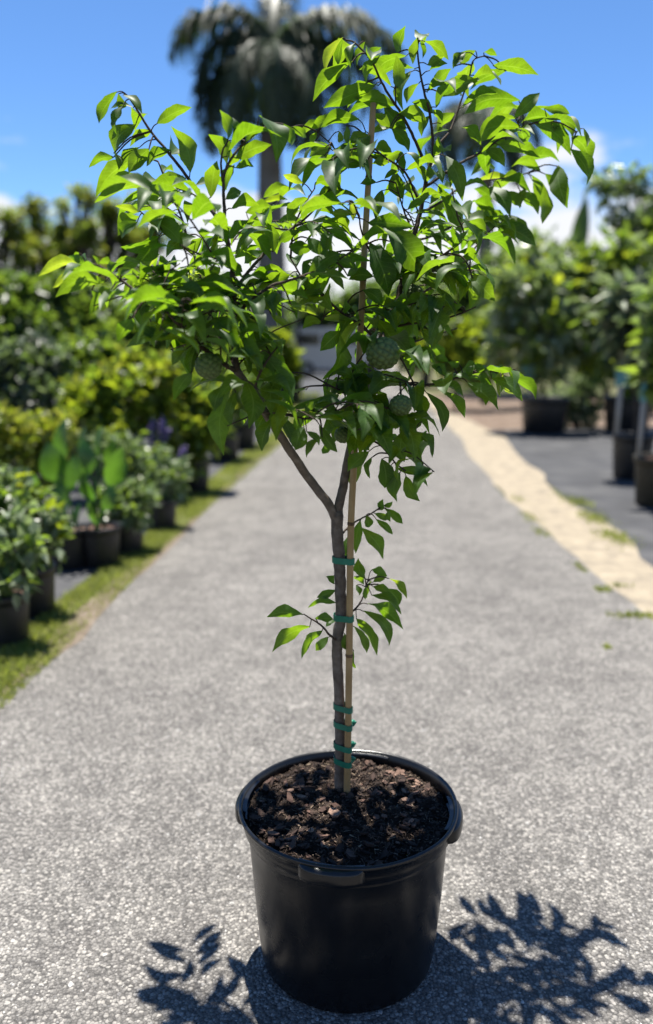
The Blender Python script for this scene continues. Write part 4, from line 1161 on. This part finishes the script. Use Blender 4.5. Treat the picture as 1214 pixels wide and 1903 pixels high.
# ---------------------------------------------------------------- leaf meshes
def leaf_mesh(nm, mat, fold, arch, bend, wave, twist, W=.38, seed=0, hole=False):
    g = random.Random(seed)
    nx, J = 11, (-1, -.55, 0, .55, 1)
    ph = g.uniform(0, 6)
    v, f, uv = [], [], []
    for i in range(nx):
        t = i / (nx - 1)
        sh = math.sin(math.pi * t ** 1.0) ** .92 if 0 < t < 1 else 0
        if t > .75: sh *= 1 - .22 * ((t - .75) / .25)
        wd = max(.004, W * .5 * sh)
        tw = twist * (t - .4)
        yb = bend * math.sin(math.pi * t)
        zb = arch * (math.sin(math.pi * t) * .8 + math.sin(math.pi * t ** 1.8) * .2)
        for j in J:
            ew = 1 + .05 * math.sin(i * 2.3 + ph + j * 2)
            y = j * wd * ew
            z = fold * abs(y) + wave * wd * (abs(j) ** 2) * math.sin(9 * t + ph + (1.7 if j > 0 else 0))
            yy = y * math.cos(tw) - z * math.sin(tw)
            zz = y * math.sin(tw) + z * math.cos(tw)
            v.append((t, yb + yy, zb + zz))
            uv.append((t, j))
    n = len(J)
    for i in range(nx - 1):
        for j in range(n - 1):
            a = i * n + j
            f.append((a, a + n, a + n + 1, a + 1))
    me = bpy.data.meshes.new(nm)
    me.from_pydata(v, [], f)
    ul = me.uv_layers.new(name='UVMap')
    for lp in me.loops:
        ul.data[lp.index].uv = uv[lp.vertex_index]
    me.materials.append(mat)
    for p in me.polygons: p.use_smooth = True
    return me, np.array(v), f, uv
LV = []
for i in range(22):
    g = random.Random(900 + i)
    LV.append(leaf_mesh('sugar_apple_leaf', M['leaf'], g.uniform(.15, .55), g.uniform(.09, .26), g.uniform(-.07, .07), g.uniform(.1, .4), g.uniform(-.7, .7), g.uniform(.38, .46), i))
LY = []
for i in range(6):
    g = random.Random(950 + i)
    LY.append(leaf_mesh('young_leaf', M['leaf_young'], g.uniform(.4, .9), g.uniform(.06, .18), g.uniform(-.08, .08), g.uniform(.1, .4), g.uniform(-.8, .8), g.uniform(.34, .4), 50 + i))

TR = {
 'A': (60, 150, 3.807, [(600,75,480,290,85,'u'),(610,90,625,200,60,'u'),(640,180,600,370,90,'t'),(720,190,560,205,50,'t'),(640,100,770,225,60,'t'),(735,310,600,520,150,'d'),(850,350,700,460,75,'u'),
   (880,305,1115,195,95,'u'),(1120,650,990,340,135,'u'),(580,540,410,612,62,'u'),(575,510,610,625,55,'t'),(760,470,640,600,95,'u'),(705,560,465,810,115,'u'),(830,480,690,640,140,'d'),(985,490,820,600,90,'u'),
   (880,700,465,855,100,'u'),(1090,690,845,770,115,'u'),(940,830,650,870,85,'u'),(985,940,705,890,110,'u'),(760,930,595,890,60,'y'),(760,960,615,1090,100,'u'),(745,1000,640,1110,90,'d'),(845,985,1035,1140,110,'u'),
   (900,1100,640,1170,125,'d'),(890,1120,740,1260,115,'d'),(1110,1010,1040,1120,75,'t'),(1160,1105,960,1240,135,'d'),(350,1290,60,1378,88,'y'),(330,1345,155,1460,78,'y'),(525,1420,185,1525,135,'u'),(370,1275,265,1240,55,'y'),
   (470,1310,430,1240,60,'y'),(565,1495,410,1645,80,'u'),(480,1330,520,1380,60,'t'),(560,1480,470,1510,65,'t'),(770,1265,640,1330,72,'u'),(755,1350,895,1235,85,'y'),(850,1380,720,1450,80,'u'),(640,1380,745,1445,70,'u'),
   (600,1290,540,1340,60,'d'),(910,1550,945,1680,62,'y'),(720,1680,610,1840,115,'d'),(1080,1820,690,1880,115,'d'),(1000,1690,1120,1790,85,'t'),(1020,1500,860,1560,85,'d'),(1140,1550,1060,1620,80,'u'),(330,1215,300,1250,40,'y'),
   (470,1290,560,1300,60,'u'),(420,1480,450,1570,50,'y'),(700,1330,620,1400,60,'d')]),
 'B': (350, 180, 4.047, [(300,320,240,110,95,'u'),(370,320,335,165,65,'d'),(330,335,425,225,80,'t'),(530,140,655,475,175,'T'),(560,225,440,330,65,'u'),(355,465,612,365,110,'u'),(290,510,160,295,115,'u'),(170,760,215,495,130,'u'),
   (275,710,345,520,95,'u'),(355,535,488,530,75,'u'),(280,770,392,715,70,'d'),(715,200,775,355,95,'u'),(775,225,882,302,65,'u'),(565,760,765,690,85,'u'),(325,840,525,820,115,'d'),(430,870,622,830,105,'u'),(605,905,440,965,85,'u'),
   (560,790,740,775,62,'y'),(905,760,760,930,135,'u'),(865,650,722,590,62,'y'),(1020,180,850,290,72,'u'),(1000,230,1214,150,85,'u'),(1080,380,920,450,95,'d'),(930,400,965,265,75,'u'),(1080,585,1214,460,85,'u'),
   (590,970,440,1040,85,'d'),(645,1170,600,960,120,'u'),(565,1160,430,1250,112,'d'),(860,960,962,1042,85,'t'),(900,1060,1015,1200,90,'d'),(755,1130,935,1130,90,'d'),(300,1070,445,935,110,'u'),(105,1060,-40,1140,105,'d'),
   (250,1115,165,1185,100,'d'),(300,1230,402,1312,102,'d'),(245,1290,130,1362,102,'d'),(765,1340,540,1432,112,'d'),(545,1310,685,1290,60,'y'),(375,1370,210,1492,112,'u'),(170,1550,0,1612,92,'u'),(305,1580,150,1555,62,'y'),
   (770,1570,968,1645,65,'y'),(620,1630,757,1747,65,'y'),(1020,1290,1165,1442,65,'y'),(1010,1668,1220,1680,62,'y'),(1000,1690,868,1742,120,'d'),(1145,1760,1000,1902,125,'d'),(520,1560,670,1560,90,'d'),(560,1480,690,1510,85,'d'),
   (700,1480,560,1600,90,'d'),(480,1640,360,1700,80,'u'),(840,1510,1010,1480,80,'d'),(930,820,1090,880,80,'u'),(1090,740,960,830,90,'u'),(960,640,1120,700,75,'u'),(1120,860,1180,1010,85,'u'),(840,1010,690,1090,75,'u'),
   (430,1020,500,930,80,'u'),(200,900,130,800,70,'u'),(160,830,60,760,80,'u')]),
 'C': (580, 30, 4.336, [(250,170,110,440,72,'y'),(250,180,215,390,62,'u'),(330,365,25,670,112,'u'),(510,560,115,730,130,'u'),(330,650,645,720,112,'u'),(350,210,312,405,72,'t'),(430,200,365,390,62,'u'),(445,335,552,255,82,'u'),
   (690,300,752,88,112,'u'),(762,320,510,475,112,'u'),(552,310,450,545,92,'d'),(690,580,678,330,125,'u'),(800,440,740,745,112,'d'),(862,540,770,695,72,'u'),(850,170,815,375,92,'u'),(872,190,890,332,52,'u'),(905,200,1090,345,92,'u'),
   (930,395,1062,325,82,'u'),(945,440,1085,385,72,'d'),(1140,410,1225,300,95,'d'),(965,555,1115,430,92,'u'),(1000,740,1120,555,112,'u'),(1030,625,1220,530,112,'d'),(980,785,815,700,85,'u'),(700,780,922,855,112,'d'),(762,905,590,740,112,'d'),
   (630,905,508,790,82,'u'),(640,905,772,1082,112,'u'),(382,830,90,892,102,'u'),(240,778,0,902,82,'d'),(280,880,280,1025,62,'y'),(215,925,218,1015,60,'u'),(462,960,300,1025,82,'d'),(437,1080,165,1142,82,'u'),(440,1100,158,1265,92,'y'),
   (432,1210,168,1275,92,'u'),(722,1090,465,1112,92,'d'),(950,800,888,962,82,'d'),(1042,870,978,760,82,'u'),(1152,780,1018,925,112,'u'),(735,1475,670,1255,145,'d'),(565,1400,515,1625,92,'d'),(1080,1125,1205,1470,112,'d'),
   (1020,1370,1195,1740,132,'d'),(955,1515,1045,1430,82,'u'),(885,1620,975,1705,85,'u'),(450,1665,802,1695,122,'d'),(310,1430,40,1505,92,'u'),(522,1340,395,1352,62,'u'),(760,1100,852,1205,82,'t'),(180,1150,20,1230,85,'d'),(160,1300,30,1360,80,'u'),
   (240,1400,110,1330,85,'d'),(330,1600,160,1590,80,'y'),(300,1480,330,1640,70,'y'),(620,1180,490,1190,80,'u'),(700,1250,590,1310,80,'u'),(830,1180,900,1330,80,'u')]),
 'D': (820, 60, 3.807, [(365,235,672,300,112,'u'),(465,270,218,402,92,'u'),(300,142,392,165,42,'y'),(245,128,140,228,72,'u'),(172,140,88,252,92,'d'),(275,330,-5,452,112,'d'),(562,482,188,572,122,'u'),(515,605,688,438,92,'d'),
   (725,535,898,575,62,'d'),(785,600,578,642,105,'u'),(562,670,278,772,132,'u'),(282,800,140,680,102,'u'),(305,830,440,945,122,'u'),(400,795,682,882,112,'u'),(655,640,905,860,112,'u'),(832,600,922,745,82,'u'),(922,735,1046,935,102,'u'),
   (915,825,1022,1068,112,'u'),(1008,678,1030,805,38,'y'),(828,940,890,1228,112,'d'),(580,905,825,920,102,'u'),(735,1000,832,1165,82,'u'),(705,980,498,962,92,'u'),(640,1010,712,1335,122,'u'),(575,1040,430,1045,80,'d'),
   (362,1190,240,1112,92,'u'),(385,1270,228,1200,92,'u'),(400,1350,655,1502,112,'d'),(480,1290,605,1482,92,'d'),(325,1420,512,1632,112,'u'),(385,960,220,1012,72,'d'),(480,1022,245,1065,60,'y'),(340,1090,482,1295,112,'d'),(200,1335,315,1405,85,'u'),
   (140,1310,205,1625,92,'t'),(225,1520,180,1762,62,'t'),(205,1715,372,1892,112,'d'),(600,1100,560,1240,90,'t'),(640,1040,700,1150,80,'u'),(560,1130,680,1280,100,'u'),(430,1130,560,1230,90,'u'),(20,870,60,1090,70,'d'),(460,760,340,850,60,'u')]),
 'E': (560, 420, 4.047, [(510,120,650,505,172,'d'),(640,20,892,342,200,'d'),(660,110,852,275,62,'y'),(180,318,315,472,62,'y'),(455,710,310,955,112,'y'),(280,780,165,1135,112,'d'),(560,700,692,942,125,'d'),(835,720,695,922,142,'d'),
   (780,900,792,1165,92,'d'),(700,540,608,580,62,'y'),(820,590,985,592,82,'t'),(690,700,802,680,62,'t'),(545,380,368,402,92,'d'),(945,340,800,442,92,'u'),(410,1200,228,1292,92,'d'),(300,1330,98,1362,72,'t'),(340,1310,345,1445,72,'y'),
   (490,1180,420,1455,122,'d'),(530,1195,802,1162,72,'d'),(700,1195,825,1205,72,'d'),(800,1230,892,1445,92,'u'),(545,1380,368,1540,102,'u'),(940,1250,1052,1532,82,'d'),(1060,1240,1220,1432,82,'u'),(960,860,1072,1012,82,'u'),
   (830,900,885,1025,82,'d'),(280,260,420,330,95,'u'),(350,380,430,320,80,'u'),(130,500,20,570,90,'d'),(330,620,220,690,95,'d'),(460,480,600,600,95,'d'),(620,560,460,620,90,'d'),(890,420,1000,470,80,'u'),(1000,480,900,560,80,'u'),(1010,640,1200,600,85,'u'),
   (880,720,1090,760,85,'u'),(1120,420,1150,520,70,'y'),(1060,1120,1000,1060,70,'t'),(1150,1100,1080,1160,75,'t'),(1214,600,1060,700,80,'u'),(900,780,1000,900,85,'d'),(560,1240,620,1330,70,'d'),(240,1100,390,1150,70,'d'),(640,1420,560,1538,110,'d')]),
 'F': (260, 580, 3.571, [(345,400,230,578,92,'u'),(610,480,560,925,115,'d'),(700,455,722,755,142,'d'),(640,530,605,742,82,'d'),(885,700,815,912,112,'d'),(862,650,780,785,102,'d'),(900,700,1005,885,82,'u'),(1090,760,1035,908,92,'d'),
   (795,250,1003,595,122,'u'),(680,170,885,405,85,'u'),(580,378,465,468,55,'y'),(392,190,340,405,65,'d'),(470,200,378,335,62,'u'),(730,290,805,355,82,'y'),(690,318,722,412,52,'t'),(785,560,955,562,80,'d'),(560,490,500,650,90,'d'),
   (560,340,470,300,80,'d'),(720,380,880,500,90,'d'),(300,250,220,350,80,'d'),(420,60,360,140,80,'u'),(540,60,460,150,80,'d'),(760,120,880,180,80,'d'),(150,190,20,130,85,'d')]),
 'G': (480, 620, 3.794, [(330,550,395,480,70,'d'),(400,500,585,500,62,'t'),(590,600,470,545,90,'d'),(640,490,600,590,75,'y'),(300,650,265,812,85,'d'),(165,580,242,785,85,'u'),(340,690,425,785,75,'u'),(430,640,552,825,62,'d'),(455,730,347,868,52,'d'),
   (492,765,455,842,45,'d'),(630,620,540,765,92,'d'),(822,530,650,835,122,'u'),(900,620,758,842,112,'d'),(1020,680,1030,892,112,'d'),(1080,715,1157,905,62,'d'),(1112,690,1220,865,82,'d'),(1160,615,1070,685,85,'d'),(870,880,892,1078,102,'d'),
   (800,870,790,1015,65,'u'),(1000,975,980,1175,112,'u'),(1040,1000,1135,1172,92,'d'),(972,950,1182,1072,62,'d'),(782,830,638,965,102,'u'),(745,900,660,1082,92,'y'),(932,935,945,1125,62,'d'),(1080,395,1152,595,85,'u'),(240,580,420,600,55,'y'),(300,560,440,570,50,'y'),
   (860,700,930,760,80,'d'),(840,600,960,640,75,'d'),(700,760,780,820,70,'d'),(560,430,640,340,80,'d'),(520,420,640,400,80,'d')]),
 'H': (480, 900, 3.794, [(320,920,75,935,62,'u'),(370,1003,115,1172,68,'u'),(455,1030,315,1218,78,'u'),(495,1075,410,1168,58,'d'),(545,745,420,795,55,'d'),(550,835,362,870,62,'u'),(400,945,522,950,62,'d'),(540,955,480,1002,45,'d'),
   (715,300,872,515,72,'d'),(722,250,690,475,62,'d'),(760,215,780,300,62,'d'),(830,245,942,348,45,'d'),(890,170,1012,272,38,'d'),(920,185,932,262,42,'d'),(862,182,880,108,52,'d'),(880,152,945,122,38,'d'),(820,205,922,242,42,'d'),
   (752,660,708,528,88,'d'),(800,600,905,645,62,'u'),(918,660,1042,798,58,'y'),(810,690,902,650,52,'d'),(810,720,935,785,60,'d'),(905,735,992,842,72,'d'),(795,780,998,912,62,'d'),(768,840,1008,1012,68,'u'),(740,890,912,1128,72,'d'),
   (690,945,830,1192,78,'d'),(675,1000,760,1180,62,'d'),(690,710,712,782,62,'d'),(760,720,755,810,42,'y'),(675,650,742,705,55,'d'),(635,365,618,525,55,'d'),(610,1050,617,1160,40,'d'),(675,1170,687,1292,42,'d'),(535,705,478,655,40,'u'),(800,680,770,800,40,'y')]),
}
TR['K'] = (800, 640, 2.932, [(235,100,305,125,60,'d'),(130,165,222,200,62,'t'),(200,205,362,352,80,'d'),(285,140,300,322,72,'u'),(330,185,492,302,85,'d'),(395,125,383,282,52,'y'),(430,118,442,212,42,'y'),
    (450,180,567,297,75,'u'),(385,215,492,292,60,'y'),(480,150,512,212,42,'y'),(160,110,100,95,60,'d'),(100,95,30,70,70,'u'),(90,170,10,120,75,'d'),(250,110,200,180,60,'d')])
leaves = []   # (base3, tip3, normal, width factor, young?, traced px length)
TOCAM = Vector((0, -1, 0))
def add_leaf(b3, t3, mode, wratio, plen, bi, node):
    a = (t3 - b3).normalized()
    tc_ = (Vector((0, 0, CAM_H)) - b3).normalized()
    c = (tc_ - a * tc_.dot(a)).normalized()
    s = a.cross(c)
    if s.z < 0: s = -s
    if mode in 'uy': th = random.uniform(18, 48); n = -c * math.cos(R(th)) + s * math.sin(R(th))
    elif mode == 'T': n = c * .6 + s * .8
    elif mode == 't': th = random.uniform(30, 65); n = c * math.cos(R(th)) + s * math.sin(R(th))
    else:
        th = random.uniform(5, 45); sg = random.choice((-1, 1, 1)); n = c * sg * math.cos(R(th)) + s * math.sin(R(th))
        if sg < 0 and random.random() < .5: n = -n
    leaves.append((b3, t3, n, wratio, mode == 'y', plen, bi, node))
for key, (ox, oy, sc, L) in TR.items():
    for (bx, by, tx, ty, wd, mode) in L:
        b = (ox + bx / sc, oy + by / sc); t = (ox + tx / sc, oy + ty / sc)
        d2 = ((SKA - np.array(b)) ** 2).sum(1) + np.where(LEAFY > .1, 0, 400)
        # prefer nearer layers when several branches pass close by
        cand = np.where(d2 < d2.min() + 260)[0]
        k = min(cand, key=lambda i: SK[i][2] + .0012 * d2[i] ** .5) if mode not in 'd' else random.choice(list(cand))
        Yb = SK[k][2] + random.uniform(-.03, .02)
        b3 = at(b[0], b[1], Yb)
        ln = math.hypot(t[0] - b[0], t[1] - b[1]) / FPX * Yb
        t3 = at(t[0], t[1], Yb + random.uniform(-.38, .30) * max(ln, .05))
        t3 = b3 + (t3 - b3) * 1.06
        wr = max(.31, min(.54 if mode == 'd' else .47, (wd / sc) / max(1, math.hypot(t[0] - b[0], t[1] - b[1])) * 1.0))
        add_leaf(b3, t3, mode, wr / .39, math.hypot(t[0] - b[0], t[1] - b[1]) * wd / sc, SK[k][3], SK[k][6])
ntraced = len(leaves)
# fill: leaves along the twigs, kept inside the crown's outline
OUT = [(80, 500), (120, 465), (190, 470), (250, 470), (215, 410), (180, 365), (180, 300), (215, 250), (185, 195), (210, 165), (260, 200), (330, 270), (365, 330), (395, 350), (395, 250), (420, 210), (455, 270), (480, 250), (550, 250), (600, 215), (590, 165), (610, 90),
       (650, 75), (740, 80), (770, 70), (830, 85), (900, 95), (980, 130), (930, 160), (990, 190), (1050, 210), (1090, 250), (1095, 320), (1050, 370), (1010, 340), (1000, 400), (985, 450), (950, 480), (900, 470), (920, 560), (880, 590), (850, 620), (820, 690), (900, 670), (985, 720), (930, 750), (860, 750),
       (820, 760), (830, 860), (780, 930), (740, 930), (700, 860), (660, 880), (620, 830), (560, 840), (500, 830), (480, 760), (430, 820), (410, 800), (400, 720), (340, 740), (330, 650), (240, 650), (220, 600), (170, 570), (110, 550)]
def inside(x, y, P=OUT):
    c = False
    j = len(P) - 1
    for i in range(len(P)):
        if (P[i][1] > y) != (P[j][1] > y) and x < (P[j][0] - P[i][0]) * (y - P[i][1]) / (P[j][1] - P[i][1]) + P[i][0]: c = not c
        j = i
    return c
HOLE = [(530, 600), (572, 615), (602, 600), (598, 660), (590, 700), (600, 765), (562, 768), (540, 720)]
FR = [(712, 668, 26), (745, 753, 24), (388, 684, 20)]
def covers(b3, t3):
    for u in (.3, .55, .8, 1):
        x_, y_ = topix(b3.lerp(t3, u))
        if any((x_ - a) ** 2 + (y_ - b) ** 2 < r * r for a, b, r in FR): return True
    return False
def row(nodes, bi, spacing, lmin, lmax, p=1.0, front=False):
    """alternate leaves in two ranks along a polyline of 3-D nodes"""
    L = 0.0; nxt = random.uniform(.3, 1) * spacing; sgn = random.choice((-1, 1)); n_ = 0
    for a, b in zip(nodes, nodes[1:]):
        d = (b - a).length
        tg = (b - a).normalized() if d > 1e-6 else Vector((0, 0, 1))
        while L + d > nxt:
            q = a.lerp(b, (nxt - L) / d)
            nxt += spacing * random.uniform(.75, 1.25); sgn = -sgn
            if random.random() > p: continue
            sd = tg.cross(Vector((0, 0, 1)))
            sd = sd.normalized() if sd.length > .2 else Vector((math.cos(nxt * 90), math.sin(nxt * 90), 0))
            dr = (tg * random.uniform(.35, .75) + sd * sgn * random.uniform(.7, 1.1) - Vector((0, 0, random.uniform(.15, .75)))).normalized()
            ln = random.uniform(lmin, lmax)
            b3 = q + dr * .010
            t3 = b3 + dr * ln
            x_, y_ = topix(t3)
            if not inside(x_, y_) or inside(x_, y_, HOLE) or inside(*topix(b3.lerp(t3, .5)), HOLE) or covers(b3, t3): continue
            nn = Vector((random.gauss(0, .28), random.gauss(0, .28), 1))
            leaves.append((b3, t3, nn, random.uniform(.72, .95), random.random() < .08, 0, bi, q)); n_ += 1
        L += d
    return n_
# rows along the existing twigs
for bi in range(3, len(BR)):
    nd = [k[6] for k in SK if k[3] == bi]
    yy = np.mean([k[1] for k in SK if k[3] == bi])
    if yy > 900: continue
    row(nd[len(nd) // 4:], bi, .030 if yy > 400 else .045, .085, .130, .8)
# side twigs with their own rows
cand = [i for i in range(len(SK)) if SK[i][5] > .3 and SK[i][1] < 850]
made, tries = 0, 0
while made < 84 and tries < 4000:
    tries += 1
    k = random.choice(cand)
    if SK[k][1] < 400 and random.random() < .85: continue
    if made > 55 and SK[k][1] < 560: continue
    if SK[k][3] in (1, 2) and random.random() < .4: continue
    node = SK[k][6]
    d = Vector((random.gauss(0, 1), random.gauss(-.15, .8), random.gauss(.15, .45))).normalized()
    ln = random.uniform(.09, .19)
    pts = catmull([node, node + d * ln * .5 + Vector((0, 0, .008)), node + d * ln - Vector((0, 0, .02))], 5)
    x_, y_ = topix(pts[-1])
    if not inside(x_, y_) or inside(x_, y_, HOLE): continue
    bi = SK[k][3]
    BR[bi][0].tube(pts, [.0022 * (1 - .5 * i_ / (len(pts) - 1)) for i_ in range(len(pts))], 5)
    row(pts[2:], bi, .019, .08, .128, .95)
    made += 1
# petioles belong to the branch they grow from
for (b3, t3, n, wf, yg, pl, bi, node) in leaves:
    d = (b3 - node).length
    if d > .002:
        end = b3 + (t3 - b3) * .03
        mid = node.lerp(b3, .55) + Vector((0, 0, .12 * d))
        r_ = .0013 if d < .04 else .0019
        BR[bi][0].tube(catmull([node, mid, end], 3), [r_ * 1.15, r_, r_, r_ * .9, r_ * .9, r_ * .8, r_ * .7][:7], 5, False)
for (mb, mat, name) in BR:
    mb.build(name, M[mat], tree)
order = sorted(range(ntraced), key=lambda i: -leaves[i][5])
single = set(order[:298])
jv, jf, juv, off = [], [], [], 0
jn = 0
for i, (b3, t3, n, wf, yg, pl, bi, node) in enumerate(leaves):
    lm = random.choice(LY if yg else LV)
    if i in single:
        leaf_child(lm[0], tree, b3, t3, n, wf)
    else:
        a = t3 - b3; L = a.length; x = a.normalized()
        z = (n - x * n.dot(x)).normalized(); y = z.cross(x)
        m = np.array([x, y, z]).T
        jv.append((lm[1] * [L, L * wf, L]) @ m.T + np.array(b3))
        jf.append(np.array(lm[2]) + off); juv += lm[3]
        off += len(lm[1]); jn += 1
if jv:
    F = np.concatenate(jf)
    o = mesh_obj('leaf', np.concatenate(jv), F, M['leaf'], tree)
    o['kind'] = 'stuff'
    ul = o.data.uv_layers.new(name='UVMap')
    uvs = np.array(juv)[F.ravel()]
    ul.data.foreach_set('uv', uvs.astype(np.float32).ravel())

# ---------------------------------------------------------------- fruit
def fruit(px, py, dia, dY, label, hang=None, seed=0):
    c = at(px, py, Y0 + dY)
    r0 = dia / 2 / FPX * (Y0 + dY) * 1.0
    S, K = 64, 40
    nsc = 74
    ga = math.pi * (3 - 5 ** .5)
    cen = np.array([(math.cos(i * ga) * math.sqrt(1 - (1 - 2 * (i + .5) / nsc) ** 2), math.sin(i * ga) * math.sqrt(1 - (1 - 2 * (i + .5) / nsc) ** 2), 1 - 2 * (i + .5) / nsc) for i in range(nsc)])
    jr = np.random.default_rng(seed + int(px)); cen = cen + jr.normal(0, .07, cen.shape); cen /= np.linalg.norm(cen, axis=1)[:, None]
    V, D, F = [], [], []
    for i in range(K + 1):
        ph = math.pi * i / K
        for k in range(S):
            a = 2 * math.pi * k / S
            d = np.array((math.sin(ph) * math.cos(a), math.sin(ph) * math.sin(a), math.cos(ph)))
            dd = np.sort(np.arccos(np.clip(cen @ d, -1, 1)))
            e = dd[1] - dd[0]                      # 0 on the seam between two scales
            b = min(1.0, e / .26)
            h = 1 - .12 * (1 - b) ** 1.8
            q = d * r0 * h
            q[2] *= .94
            q += d * 0
            V.append(tuple(np.array(c) + q)); D.append(1 - b)
    for i in range(K):
        for k in range(S):
            k2 = (k + 1) % S
            F.append((i * S + k, i * S + k2, (i + 1) * S + k2, (i + 1) * S + k))
    o = mesh_obj('fruit', V, F, M['fruit'], tree)
    at_ = o.data.attributes.new('scale_d', 'FLOAT', 'POINT')
    at_.data.foreach_set('value', np.array(D, dtype=np.float32))
    o['label'] = label
    top = c + Vector((0, 0, r0 * .9))
    if hang is None:
        d2 = ((SKA - np.array((px, py - dia * .6))) ** 2).sum(1)
        hang = SK[int(d2.argmin())][6]
    MB().tube(catmull([hang, hang.lerp(top, .5) + Vector((0, 0, .006)), top - Vector((0, 0, .004))], 4), .0022, 6).build('fruit_stalk', M['twig'], tree)
fruit(712, 657, 64, -.14, 'largest knobbly green sugar apple, beside the bamboo stake')
fruit(745, 753, 43, -.16, 'smaller round green sugar apple hanging below the largest one')
fruit(388, 680, 52, -.24, 'green sugar apple on the limb away from the cane, half hidden by leaves')
fruit(768, 548, 40, .16, 'pale green sugar apple highest in the crown')
fruit(638, 808, 34, -.02, 'small sugar apple tucked behind leaves above the fork')
# green flower buds
for k_, (px, py, r_, dy) in enumerate([(385, 528, 9, .1), (465, 650, 10, -.02), (470, 670, 9, -.03), (360, 512, 7, .12), (455, 640, 8, 0)]):
    q = at(px, py, Y0 + dy)
    o = foliage('flower_bud', [(tuple(q), (r_ / FPX * 1.9,) * 3)], 26, .010, .008, M['leaf_young'], tree, seed=300 + k_)
    o['kind'] = 'stuff'
    hang = SK[int(((SKA - np.array((px, py))) ** 2).sum(1).argmin())][6]
    MB().tube(catmull([hang, hang.lerp(q, .5), q], 3), .0015, 5).build('bud_stalk', M['petiole'], tree)

# ================================================================== bamboo stake and ties
YS = Y0 - .018
SP = [(645, 1486, 0), (646, 1420, 0), (649, 1230, 0), (651, 1050, 0), (653, 960, 0), (657, 880, .01), (668, 660, .05), (680, 420, .10), (694, 192, .12)]
P3 = [at(p[0], p[1], YS + p[2]) for p in SP]
stk = thing('bamboo_stake', 'tall tan bamboo cane tied upright beside the sugar apple trunk', 'stake', (P3[0].x, YS, HZ(P3[0].x, YS)))
cs = catmull(P3, 5)
NODES = [1400, 1218, 973, 740, 520, 330]
rad = []
for p in cs:
    y = topix(p)[1]
    rad.append(px_r(13.5) * (1 - .22 * (1486 - y) / 1290))
MB().tube(cs, rad, 14).build('cane', M['bamboo'], stk)
for ny in NODES[1:]:
    k = min(range(len(cs)), key=lambda i: abs(topix(cs[i])[1] - ny))
    a, b = (cs[k - 1], cs[k]) if k else (cs[0], cs[1])
    y0, y1 = topix(a)[1], topix(b)[1]
    u = (ny - y0) / (y1 - y0) if y0 != y1 else 0
    q = a.lerp(b, u); tdir = (b - a).normalized()
    r_ = rad[k]
    MB().tube([q - tdir * .004, q - tdir * .0015, q + tdir * .0015, q + tdir * .004], [r_ * 1.01, r_ * 1.13, r_ * 1.13, r_ * 1.01], 14).build('node', M['node'], stk)
def near_pt(bi, py):
    L = [s for s in SK if s[3] == bi]
    k = min(L, key=lambda s: abs(s[1] - py))
    return k[6], k[4]
def tie(py, label, bi=0, w=.013, knot=False, slack=0.0, tilt=0.0):
    a, ra = near_pt(bi, py)
    k = min(range(len(cs)), key=lambda i: abs(topix(cs[i])[1] - py))
    i0 = max(0, min(len(cs) - 2, k))
    ya, yb = topix(cs[i0])[1], topix(cs[i0 + 1])[1]
    b = cs[i0].lerp(cs[i0 + 1], max(-1, min(2, (py - ya) / (yb - ya)))); rb = rad[k]
    zc = at(650, py, YS).z
    A = Vector((a.x, a.y)); B = Vector((b.x, b.y))
    pts = []
    for (c2, r_) in ((A, ra * 1.08 + .0012), (B, rb * 1.05 + .0012)):
        for j in range(28):
            an = 2 * math.pi * j / 28
            pts.append(c2 + Vector((math.cos(an), math.sin(an))) * r_)
    # convex hull
    pts = sorted(set((round(p.x, 6), round(p.y, 6)) for p in pts))
    def half(P):
        h = []
        for p in P:
            while len(h) > 1 and (h[-1][0] - h[-2][0]) * (p[1] - h[-2][1]) - (h[-1][1] - h[-2][1]) * (p[0] - h[-2][0]) <= 0: h.pop()
            h.append(p)
        return h[:-1]
    H = half(pts) + half(pts[::-1])
    n = len(H); V, F = [], []
    cen = (A + B) / 2
    for (x, y) in H:
        d = (Vector((x, y)) - cen).normalized()
        z0 = zc + tilt * (x - cen.x) + random.uniform(-.0006, .0006)
        for (dz, o_) in ((-w / 2, 0), (w / 2, 0), (w / 2, .0009), (-w / 2, .0009)):
            V.append((x + d.x * o_, y + d.y * o_, z0 + dz))
    for i in range(n):
        j = (i + 1) % n
        for q in range(4):
            F.append((i * 4 + q, j * 4 + q, j * 4 + (q + 1) % 4, i * 4 + (q + 1) % 4))
    t = thing('tie_tape', label, 'tie', (cen.x, cen.y, zc), 'green ties holding the trunk to the cane')
    mesh_obj('loop', V, F, M['tie'], t, False)
    if knot:
        q = Vector((b.x + rb * .5, b.y + rb + .006, zc))
        mb = MB()
        pts = [q, q + Vector((.006, .004, .004)), q + Vector((.012, .003, .004))]
        mb.tube(catmull(pts, 4), [.004, .005, .0055, .0055, .006, .006, .0055, .005, .004], 6)
        mb.tube(catmull([q, q + Vector((.008, .002, -.004)), q + Vector((.015, .004, .006))], 4), .003, 6)
        mb.build('knot', M['tie'], t)
tie(1043, 'green tie tape round trunk and cane, highest one below the fork', 0, .0148, False)
tie(1150, 'green tie tape round trunk and cane, just above the lowest leafy sprig', 0, .0148, False, tilt=.05)
tie(1318, 'green tie tape round trunk and cane, third below the fork', 0, .0145, tilt=-.05)
tie(1351, 'green tie tape with knot round trunk and cane, fourth below the fork', 0, .0145, True, tilt=-.06)
tie(1391, 'green tie tape with knot round trunk and cane, second above the soil', 0, .0145, True, tilt=-.06)
tie(1419, 'green tie tape with knot round trunk and cane, lowest, just above the soil', 0, .0148, True, tilt=-.06)
tie(750, 'green tie tape round limb and cane above the fork, among leaves', 2, .012)
